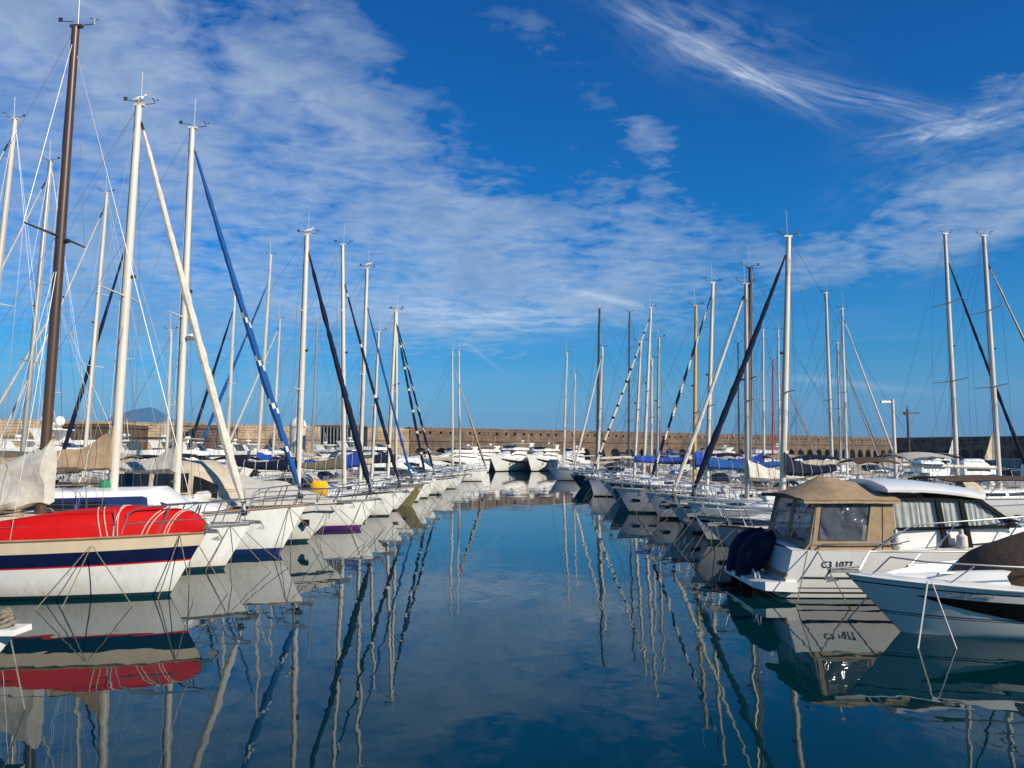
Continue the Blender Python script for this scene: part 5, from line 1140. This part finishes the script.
# cabin: white lower side, windows with curtains, hardtop
XF = XE + 1.95
mb = MB(); mb.loft([[(XE, -1.22, 1.0), (XE, 1.22, 1.0), (XE, 1.2, 1.42), (XE, -1.2, 1.42)], [(XF + .4, -1.08, 1.15), (XF + .4, 1.08, 1.15), (XF + .4, 1.05, 1.50), (XF + .4, -1.05, 1.50)], [(XF + 1.9, -.6, 1.2), (XF + 1.9, .6, 1.2), (XF + 1.9, .5, 1.38), (XF + 1.9, -.5, 1.38)], [(XF + 2.4, -.25, 1.22), (XF + 2.4, .25, 1.22), (XF + 2.4, .2, 1.26), (XF + 2.4, -.2, 1.26)]]); mb.build('cabin_side', gel, rc)
for sd_ in (-1, 1):
    w0, w1 = (1.21, 1.42), (1.10, 2.06)
    def cp(x, z, o_=0): return Vector((x, sd_ * (lerp(1.20, 1.08, (z - 1.42) / .64) - .03 * (x - XE) / 2.7 + o_), z))
    fr = MB(); zt = lambda x: 2.05 - .02 * (x - XE)
    slab(fr, [cp(XE, 1.38, .01), cp(XF + .62, 1.44, .01), cp(XF + .62, 1.50, .01), cp(XE, 1.44, .01)], .05, (0, sd_, 0))
    for xa, xb in ((XE + 1.0, XE + 1.11), (XE + 1.5, XE + 1.60)): slab(fr, [cp(xa, 1.05, .016), cp(xb, 1.05, .016), cp(xb - .05, 2.04, .016), cp(xa - .05, 2.04, .016)], .05, (0, sd_, 0))
    slab(fr, [cp(XF + .62, 1.44, .012), cp(XF + .74, 1.44, .012), cp(XF - .05, 2.04, .012), cp(XF - .22, 2.04, .012)], .05, (0, sd_, 0))
    slab(fr, [cp(XE, 2.0, .008), cp(XF - .1, 1.97, .008), cp(XF - .15, 2.04, .008), cp(XE, 2.05, .008)], .04, (0, sd_, 0))
    fo = fr.build('window_frame', blackm, rc)
    ct = MB(); rg = []
    for i in range(90):
        x = lerp(XE + .02, XF + .5, i / 89); top_ = min(2.03, 2.03 - max(0, x - (XF - .2)) * .72); f_ = .018 * math.sin(i * 1.35 + 1.3 * math.sin(i * .3)) ; rg.append([cp(x, 1.40, -.05 + f_), cp(x + .01 * math.sin(i), max(top_, 1.45), -.05 + f_ * .5)])
    ct.loft(rg, closed=False, cap=False); ct.build('curtain', curtain, fo)
    gl = MB(); slab(gl, [cp(XE, 1.43, 0), cp(XF + .6, 1.47, 0), cp(XF - .1, 2.03, 0), cp(XE, 2.03, 0)], .004, (0, sd_, 0))
    gm = MATS.get('clear_glass')
    if not gm:
        gm = bpy.data.materials.new('clear_glass'); gm.use_nodes = True; t_ = gm.node_tree; p_ = t_.nodes['Principled BSDF']; p_.inputs['Roughness'].default_value = .03; p_.inputs['Base Color'].default_value = (.02, .02, .02, 1)
        tr_ = t_.nodes.new('ShaderNodeBsdfTransparent'); mx_ = t_.nodes.new('ShaderNodeMixShader'); mx_.inputs[0].default_value = .13; tr_.inputs[0].default_value = (.93, .95, .95, 1)
        t_.links.new(tr_.outputs[0], mx_.inputs[1]); t_.links.new(p_.outputs[0], mx_.inputs[2]); t_.links.new(mx_.outputs[0], t_.nodes['Material Output'].inputs[0]); MATS['clear_glass'] = gm
    gl.build('cabin_window', gm, fo)
# windscreen: raked dark frame with a wiper
mb = MB(); ws = [(XF + .72, y, 1.47) for y in (-1.02, -.4, .4, 1.02)]; wt = [(XF - .08, y, 2.04) for y in (-.96, -.38, .38, .96)]
mb.loft([ws, wt], closed=False, cap=False); mb.loft([[(a - .02, b, c - .02) for a, b, c in ws], [(a - .02, b, c - .02) for a, b, c in wt]], closed=False, cap=False); wo = mb.build('windscreen', glass, rc)
mb = MB()
for a, b in zip(ws, wt): mb.tube([a, b], .025, 5)
mb.tube(ws, .025, 5); mb.tube(wt, .025, 5); mb.build('windscreen_frame', blackm, wo)
mb = MB(); mb.tube([(XF + .70, -.5, 1.53), (XF + .25, -.75, 1.86)], .012, 5); mb.tube([(XF + .35, -.95, 1.80), (XF + .2, -.55, 1.92)], .012, 5); mb.build('wiper', rubber, wo)
# hardtop
mb = MB(); rings = []
for i in range(9):
    t = i / 8; x = lerp(XE - .1, XF + .12, t); z = 2.07 + .10 * math.sin(math.pi * (.25 + .75 * t)) + (.10 * (1 - t)); ww = 1.24 - .12 * t - (.15 if i == 8 else 0)
    rings.append([(x, -ww, z - .07), (x, -ww * 1.01, z - .02), (x, -ww * .9, z + .05), (x, -ww * .4, z + .15), (x, 0, z + .17), (x, ww * .4, z + .15), (x, ww * .9, z + .05), (x, ww * 1.01, z - .02), (x, ww, z - .07)])
mb.loft(rings, closed=True); mb.build('hardtop', gel, rc, smooth=True)
mb = MB(); mb.tube([(XE + .3, -.62, 2.30), (XF - .5, -.55, 2.24)], .014, 5); mb.tube([(XE + .3, -.3, 2.33), (XF - .5, -.25, 2.27)], .014, 5); mb.build('roof_bar', rubber, rc)
# rails, fenders on the side deck, registration
for sd_ in (-1, 1):
    mb = MB(); mb.tube([(X0 + .5, sd_ * 1.38, 1.03), (X0 + .6, sd_ * 1.40, 1.13), (XE, sd_ * 1.42, 1.15), (XE + .2, sd_ * 1.43, 1.20)], .014, 6)
    mb.tube([(XE - .45, sd_ * 1.42, 1.05), (XE + .3, sd_ * 1.42, 1.52), (XE + 1.8, sd_ * 1.36, 1.62), (L / 2 - 1.2, sd_ * .95, 1.80), (L / 2 - .2, sd_ * .25, 1.88), (L / 2 + .05, 0, 1.88)], .016, 6)
    for x, y, z in ((XE + 1.2, 1.40, 1.56), (XE + 2.6, 1.33, 1.64), (L / 2 - 1.3, .98, 1.79)): mb.tube([(x - .45, sd_ * (y - .02), HC.deck(x - .4)), (x, sd_ * y, z)], .014, 6)
    mb.build('side_rail', steel, rc, smooth=True)
for x in (XE + .0, XE + 1.35):
    mb = MB(); mb.tube([(x, -1.30, 1.02), (x, -1.30, 1.08), (x, -1.30, 1.28), (x, -1.30, 1.33), (x, -1.30, 1.42)], [.06, .11, .10, .04, .03], 10); mb.build('deck_fender', fend_w, rc, smooth=True)
text_on('C3 1077', .19, 'registration_number', rubber, rc, HC, .075, .16, .66, -1, .012, .95)
moor(HC, rc, [((X0 + .3, -1.38, 1.0), (X0 - .2, -2.0, -.05), .0), ((X0 + .5, -1.38, 1.0), (X0 + .8, -2.2, -.05), .0)], m=rope, r=.012)
# small flag at the stern of the boat behind
def sbR(D, bow, mp, label, **k): return sailboat(D, bow, mp, label, SBR, heading=180, **k)
motorboat(WX(716, 20.6), 20.6, 'white sports fishing boat behind the covered outboards with a low windscreen', MBR, heading=180, L=9.3, B=2.8, style='cuddy', fb=(1.0, .9, 1.05), bands=boot(blackm, .09), seed=51, lines=2, hullwin=True, bim=f_brown)
motorboat(WX(695, 23), 23, 'white boat with a long black sheer stripe, second beyond the cabin cruiser', MBR, heading=180, L=9.2, B=2.8, style='cuddy', fb=(1.05, .95, 1.1), bands=stripe(blackm, .16, .08), seed=52, lines=2, cov=f_black, covh=.9)
sbR(26, 687, (788.5, 237, 781.5), 'yacht with the tallest white mast on the right and a thick black furled jib', L=8.9, hood=f_blue, bimi=f_grey,  mr=.135, genoa=f_navy, gr=.135, gtop=.955, cover=f_navy, chigh=.8, boomL=1.9, seed=53, boomz=.9, spread=(.40,), wide=.3, bands=boot(teal, .12), lines=2, gstart=0)
sbR(29, 668, (746, 284, 746.5), 'yacht with a cream sail bundle at its mast foot and a white furled jib', L=8.6, hood=f_red, bimi=f_brown,  mr=.11, mastm=alu2, genoa=f_white, gr=.10, gtop=.97, cover=f_white, chigh=.85, wide=.34, boomL=2.6, seed=54, boomz=.8, spread=(.45,), bands=stripe(navy, .12, .05), lines=2, gstart=0)
sbR(31.5, 662, (750.5, 268, 748), 'dark-masted yacht beside the cream sail bundle', L=8.6, mr=.12, mastm=darkm, seed=55, boom=False, spread=(.5,), bands=WHITEB, lines=2, hood=f_grey)
sbR(35, 645, (713, 283, 706.5), 'yacht with a royal blue boom cover and black-striped jib', L=8.8, mr=.12, genoa=f_navy, gen2=f_white, spin=spiral_n, gr=.09, gtop=.96, cover=f_royal, chigh=.55, boomL=3.4, seed=56, bimi=f_navy, spread=(.4,), wide=.3, bands=boot(blackm, .12), lines=2)
sbR(38.5, 616, (696, 306, 694), 'yacht with an ochre mast and bright blue boom cover', L=9.6, mr=.12, mastm=yellowm, cover=f_blue, chigh=.8, seed=57, spread=(.4,), wide=.3, bands=boot(teal, .1), lines=2, fb=(1.0, 1, 1.2))
sbR(44, 609, (641, 342, 634), 'petrol-blue hulled yacht with a slim pale mast', L=8.6, mr=.10, seed=58, genoa=None, bands=[('z', 0, navy), ('f', .4, petrol), ('f', .7, petrol), ('s', .06, petrol), ('s', 0, gel)], cover=f_blue, chigh=.35, lines=1, fb=(1, 1, 1.25))
sbR(48, 600, (659, 338, 657), 'white yacht with a dull grey mast and green cockpit cloth', L=9, mr=.11, mastm=alu2, seed=59, bimi=f_black, hood=f_green, cover=f_navy, chigh=.5)
sbR(52.5, 590, (651, 308, 643.5), 'plumb-bowed white yacht with a long white-and-black jib leading down to its stem', L=9.5, mr=.13, genoa=f_white, gen2=f_navy, spin=lambda i, j: (i % 5) < 1, gr=.12, gtop=.96, seed=60, cover=f_royal, chigh=.6, rake=.35, bands=boot(blackm, .08), gstart=0)
sbR(58, 588, (652, 359, 651), 'white yacht with a short mast at the far end of the right row', L=9, mr=.11, seed=61, near=False)
sailboat(67.2, 572, (602.5, 348, 597.5), 'far yacht with a white mast beside the tall dark ketch mast', SBR, heading=180, L=9, mr=.14, seed=62, near=False, genoa=f_white, gr=.12)
sailboat(72, 577, (599.5, 309, 597), 'far ketch with a tall black mast and long spreaders, right of the channel', SBR, heading=180, L=9.8, mr=.15, mastm=darkm, seed=63, near=False, spread=(.30, .55, .76), spl=2.2)
sailboat(78, 590, (629.5, 312, 628.5), 'far yacht with a thin black mast and three pairs of spreaders', SBR, heading=180, L=7.6, mr=.12, mastm=darkm, seed=64, near=False, spread=(.30, .55, .76), spl=2.2)
sailboat(82, 548, (567, 353, 563.5), 'far white-masted yacht standing nearest the channel on the right', SBR, heading=180, L=9, mr=.15, seed=65, near=False, spread=(.33,), spl=1.4)
sailboat(87, 558, (575, 374, 573.5), 'far white-masted yacht with the shorter mast near the channel', SBR, heading=180, L=8.5, mr=.12, seed=66, near=False, spread=(.4,))
motorboat(5.0, 61.4, 'grey-green inflatable-style boat at the far end of the right row', MBR, heading=180, L=6.5, B=2.3, style='open', bands=[('z', 0, teal), ('s', 0, petrol)], seed=67, near=False)
motorboat(4.8, 64.2, 'low dark-hulled boat at the far end of the right row', MBR, heading=180, L=7, B=2.4, style='cuddy', bands=[('z', 0, teal), ('s', .1, petrol), ('s', 0, gel)], seed=68, near=False)
# ------------------------------------------------------------------ second row on the right (bows to the right)
def sb2r(D, bowx, mp, label, **k):
    k.setdefault('near', False)
    return sailboat(D, 0, mp, label, SB2R, heading=0, bowx=bowx, **k)
sb2r(37.5, 25.4, (945, 234, 957), 'yacht with a white mast and navy furled jib behind the cabin cruiser roof', L=7.8, mr=.13, genoa=f_navy, gr=.10, seed=71, bimi=f_brown, near=True, spread=(.41, .72), spl=1.2, gtop=.91, boom=False)
sb2r(34, 25.6, (984, 236, 999), 'yacht at right edge with white mast, bare white boom and pale striped jib', L=7.9, mr=.13, genoa=f_white, gen2=f_navy, spin=lambda i, j: (j % 4) == 0, gr=.09, seed=72, bimi=f_black, near=True, spread=(.40, .70), spl=1.2, gtop=.91, boomL=4.5, boomz=1.0, boommat=alu)
sb2r(51.7, 25.5, (826, 293, 832.5), 'yacht with a white mast over the taupe canopy and a beige covered boom', L=7.9, mr=.13, seed=73, bimi=f_blue, near=True, cover=f_beige, chigh=.30, boomL=3.2, boomz=1.0, spread=(.42,), hood=f_grey)
sb2r(55, 27.7, (842, 309, 847), 'yacht with a slim white mast and two furled jibs crossing the wall', L=9.6, mr=.12, seed=74, genoa=f_white, gr=.10, cover=f_grey, chigh=.3)
sb2r(59, 28.6, (837.5, 343, 841), 'yacht with a greyer short mast and a black-and-white jib', L=9.6, mr=.12, seed=75, genoa=f_navy, gen2=f_white, spin=lambda i, j: j < 3, gr=.14, mastm=alu2)
sb2r(66, 25.4, (763, 330, 764), 'yacht with a white mast left of the tallest right mast', L=7.8, mr=.14, seed=76, cover=f_blue, chigh=.9, wide=.3)
sb2r(69.6, 28, (778, 331, 780), 'yacht with a brown-and-white striped jib behind the tallest right mast', L=9.8, mr=.13, seed=77, genoa=f_brown, gen2=f_white, spin=lambda i, j: j < 3, gr=.14, gtop=.72)
sb2r(73, 28.4, (773, 360, 772.5), 'distant yacht with a thin red mast', L=9.6, mr=.11, mastm=redp, seed=78)
sb2r(77, 26.4, (738, 343, 739), 'distant yacht with a thin black mast behind the cream bundle', L=8.6, mr=.10, mastm=darkm, seed=79)
# ------------------------------------------------------------------ yachts against the wall
YG = 'flybridge yachts lying against the far wall'
def yacht(px_, D, L, label, hd, **k):
    x = WX(px_, D); h = R(hd); return motorboat(x, D, label, YG, heading=hd, L=L, B=L * .30, style='yacht', near=False, fb=(1.7, 1.8, 2.7), bands=[('z', 0, blackm), ('z', .12, blackm), ('f', .35, gelh), ('f', .6, gelh), ('f', .85, gelh), ('s', 0, gelh)], hullwin=True, rail=True, **k)
yacht(489, 117, 15, 'white flybridge yacht with tall radar arch, left of the pair at the channel head', -118, seed=91, flyh=2.5)
yacht(527, 118, 13.5, 'white flybridge yacht with brown bimini, right of the pair at the channel head', -112, seed=92, bim=f_brown, flyh=2.2)
yacht(557, 116, 10, 'smaller white yacht right of the brown bimini yacht', -118, seed=93, flyh=1.7)
yacht(455, 116, 12, 'white yacht half hidden left of the radar-arch yacht', -125, seed=94, flyh=2.0)
yacht(425, 92, 14, 'long white yacht with a swept radar arch behind the left row', -20, seed=95, flyh=2.4)
yacht(425, 106, 12, 'low white yacht behind the twin masts', -128, seed=96, flyh=1.8)
yacht(176, 66, 14.5, 'large white yacht carrying two satellite domes at far left', 0, seed=97, domes=2, flyh=3.0)
yacht(140, 60.5, 13, 'white yacht with a pointed bow behind the tan boom', 0, seed=98, flyh=2.0)
yacht(330, 88.5, 15, 'long white yacht lying across behind the blue jibs', 0, seed=99, flyh=1.8)
yacht(262, 92, 13, 'white yacht with a low cabin below the fort blocks', 10, seed=100, flyh=1.9)
yacht(395, 98, 13, 'white yacht with dark side glass left of the swept arch yacht', -12, seed=101, flyh=2.0)
for bxx, DD, LL, lb, kk in ((-18.4, 53, 11.0, 'white motor yacht with navy canvas between masts in the rear left row, nearest camera', dict(bim=f_navy)), (-18.6, 56, 9, 'low white motor yacht in the rear left row with a beige sunshade', dict(bim=f_beige)),
                            (-18.5, 62.6, 10.5, 'white motor yacht in the rear left row with a swept arch and dark side glass', {}), (-18.6, 74.6, 11, 'white motor yacht in the rear left row with a black bimini', dict(bim=f_black)), (-18.5, 79, 11.5, 'farthest white motor yacht of the rear left row', {}),
                            (-33, 55.5, 13, 'white motor yacht in the outer left basin with a grey bimini', dict(bim=f_grey)), (-30, 79, 14, 'large white motor yacht in the outer left basin', {})):
    motorboat(bxx, DD, lb, 'motor yachts berthed behind the left row', L=LL, B=LL * .31, style='yacht', near=False, fb=(1.35, 1.4, 1.9), bands=WHITEB, seed=int(DD), flyh=2.3, hullwin=True, **kk)
yacht(668, 95, 10, 'white cabin yacht with a red fender behind the right row', 188, seed=102, flyh=1.6)
yacht(716, 88, 10, 'white flybridge boat below the arches behind the ochre mast', 188, seed=103, flyh=1.7)
# ------------------------------------------------------------------ smaller boats filling the other basins
protos = []
FG = 'small boats berthed in the basins beyond'
def filler(st, L, cov, bands, lab, bim=None): 
    r, H = motorboat(0, 0, lab, FG, L=L, B=L * .33, style=st, near=False, cov=cov, bands=bands, seed=len(protos), bim=bim); protos.append(r); return r
kinds = [('cuddy', 6.5, f_blue, WHITEB, 'blue-covered white motorboat'), ('cruiser', 8, None, WHITEB, 'white cruiser with a wheelhouse'), ('cuddy', 6, f_beige, WHITEB, 'beige-covered white motorboat'),
         ('cruiser', 9.5, f_grey, boot(navy, .15), 'grey-covered cruiser with a navy waterline'), ('cuddy', 7, f_navy, WHITEB, 'navy-covered white motorboat'), ('cuddy', 7.5, f_white, stripe(blueb), 'white-covered boat with a blue stripe')]
pr = [filler(a, b, c, d, e) for a, b, c, d, e in kinds]
index_kids(pr)
rnd = random.Random(5)
where = []
for k, (xs_, D, hd) in enumerate([(-38, 46, 180), (-38, 51, 180), (-39, 72.5, 180), (-46, 48, 0), (-47, 53, 0), (-48, 76, 0), (-47, 84, 0), (-18, 92, 180), (-13, 83, 0), (-11, 78, 0), (-9.5, 73, 0), (-55, 72, 0), (-56, 82, 0), (-38, 98, 180), (-50, 92, 0), (-10.5, 88, 0),
                                  (19, 62.5, 180), (19, 81, 180), (19, 85, 180), (14, 93, 180), (36, 55, 0), (36, 60, 0), (37, 68, 0), (35.5, 76, 0), (34, 82, 0), (47, 70, 180), (48, 82, 180), (48, 94, 180), (37, 98, 0), (25, 104, 0), (57, 104, 180), (15, 106, 0), (66, 118, 180), (45, 118, 180), (30, 122, 180), (36, 47, 0), (36, 51, 0)]):
    ki = rnd.randrange(len(pr)); src = pr[ki]; dist = 'near' if D < 45 else ('middle' if D < 75 else 'far'); side = 'left' if xs_ < 0 else 'right'
    pxx = 512 + FPX * xs_ / D
    lab = '%s in the %s %s basin, about %d%% across the picture' % (kinds[ki][4], dist, side, round(pxx / 10.24))
    where.append((k, xs_, D))
    if ki not in [w_[1] for w_ in where if len(w_) == 2]:
        src.location = (xs_, D, 0); src.rotation_euler = (0, 0, R(hd)); src['label'] = lab; where.append((k, ki))
    else: copy_tree(src, (xs_, D, 0), R(hd + rnd.uniform(-4, 4)), lab, FG)
# flags
def pennant(px_, py_, D, m, label, s=.9):
    p = P(px_, py_, D); root = empty('pennant', (p.x, D, 0), 0, label, 'flag'); mb = MB(); mb.tube([(0, 0, .8), (0, 0, p.z + s * 1.3)], .02, 5); mb.build('staff', steel, root)
    mb = MB(); g = []
    for i in range(6):
        t = i / 5; g.append([(-.02 - t * s * .45, .04 * math.sin(t * 6), p.z + s * 1.25 - t * s * 1.1), (-.02 - t * s * .45, .04 * math.sin(t * 6), p.z), (-.02 - t * s * .45, .04 * math.sin(t * 6) + .012, p.z), (-.02 - t * s * .45, .04 * math.sin(t * 6) + .012, p.z + s * 1.25 - t * s * 1.1)])
    mb.loft(g); mb.build('cloth', m, root)
pennant(956, 458, 38.9, f_white, 'white triangular steadying sail left of the white mast')
pennant(996, 460, 35.4, f_beige, 'cream triangular steadying sail left of the rightmost mast', s=1.1)
# gulls on the mastheads
gullw = mat('gull_white', (.75, .75, .73), .7); gullg = mat('gull_grey', (.3, .32, .34), .7); beak = mat('gull_beak', (.7, .4, .03), .5)
def gull(px_, py_, D, label, dz_=0):
    p = P(px_, py_, D); root = empty('seagull', (p.x, D, p.z), 0, label, 'seagull', 'gulls resting on the mastheads'); root.scale = (.8, .8, .8)
    mb = MB(); prof = [(-.26, .02, .03), (-.16, .05, .04), (-.04, .085, .08), (.07, .08, .085), (.14, .055, .12), (.18, .045, .18), (.22, .045, .205), (.26, .02, .20)]
    mb.loft([[(x, r_ * math.cos(2 * math.pi * j / 10) * .85, z + .1 + r_ * math.sin(2 * math.pi * j / 10)) for j in range(10)] for x, r_, z in prof]); b_ = mb.build('gull_body', gullw, root, smooth=True)
    for s in (1, -1):
        w_ = MB(); w_.loft([[(x, s * (.07 - .018 * k), z + .1 + .03 * k), (x, s * (.085 - .024 * k), z + .17 - .005 * k), (x, s * (.03 - .006 * k), z + .20 - .012 * k)] for k, (x, z) in enumerate([(.10, .04), (0, .02), (-.15, -.01), (-.32, -.02)])]); w_.build('wing', gullg, b_, smooth=True)
        l_ = MB(); l_.tube([(.0, s * .03, 0), (.0, s * .03, .12)], .008, 5); l_.tube([(-.01, s * .03, .005), (.05, s * .03, .005)], .008, 5); l_.build('leg', beak, b_)
    k_ = MB(); k_.tube([(.25, 0, .30), (.32, 0, .28)], [.015, .004], 6); k_.build('beak', beak, b_)
gull(368, 267, 40, 'seagull standing on the masthead above the royal blue boom cover'); gull(308.5, 234, 30.5, 'seagull standing on the masthead of the purple-banded yacht')
gull(139, 104, 20, 'seagull standing on the white masthead beside the brown mast')

# ------------------------------------------------------------------ sea air
hz = bpy.data.materials.new('sea_haze'); hz.use_nodes = True; hn = hz.node_tree.nodes; hn.clear()
ho = hn.new('ShaderNodeOutputMaterial'); hv = hn.new('ShaderNodeVolumePrincipled'); hv.inputs['Density'].default_value = HAZE; hv.inputs['Color'].default_value = (.16, .50, .95, 1); hv.inputs['Anisotropy'].default_value = 0
hz.node_tree.links.new(hv.outputs[0], ho.inputs['Volume'])
mb = MB(); mb.box((0, 5950, 259), (24200, 12300, 520)); o = mb.build('haze', hz); tag(o, 'thin blue sea haze over the harbour and bay', kind='stuff')
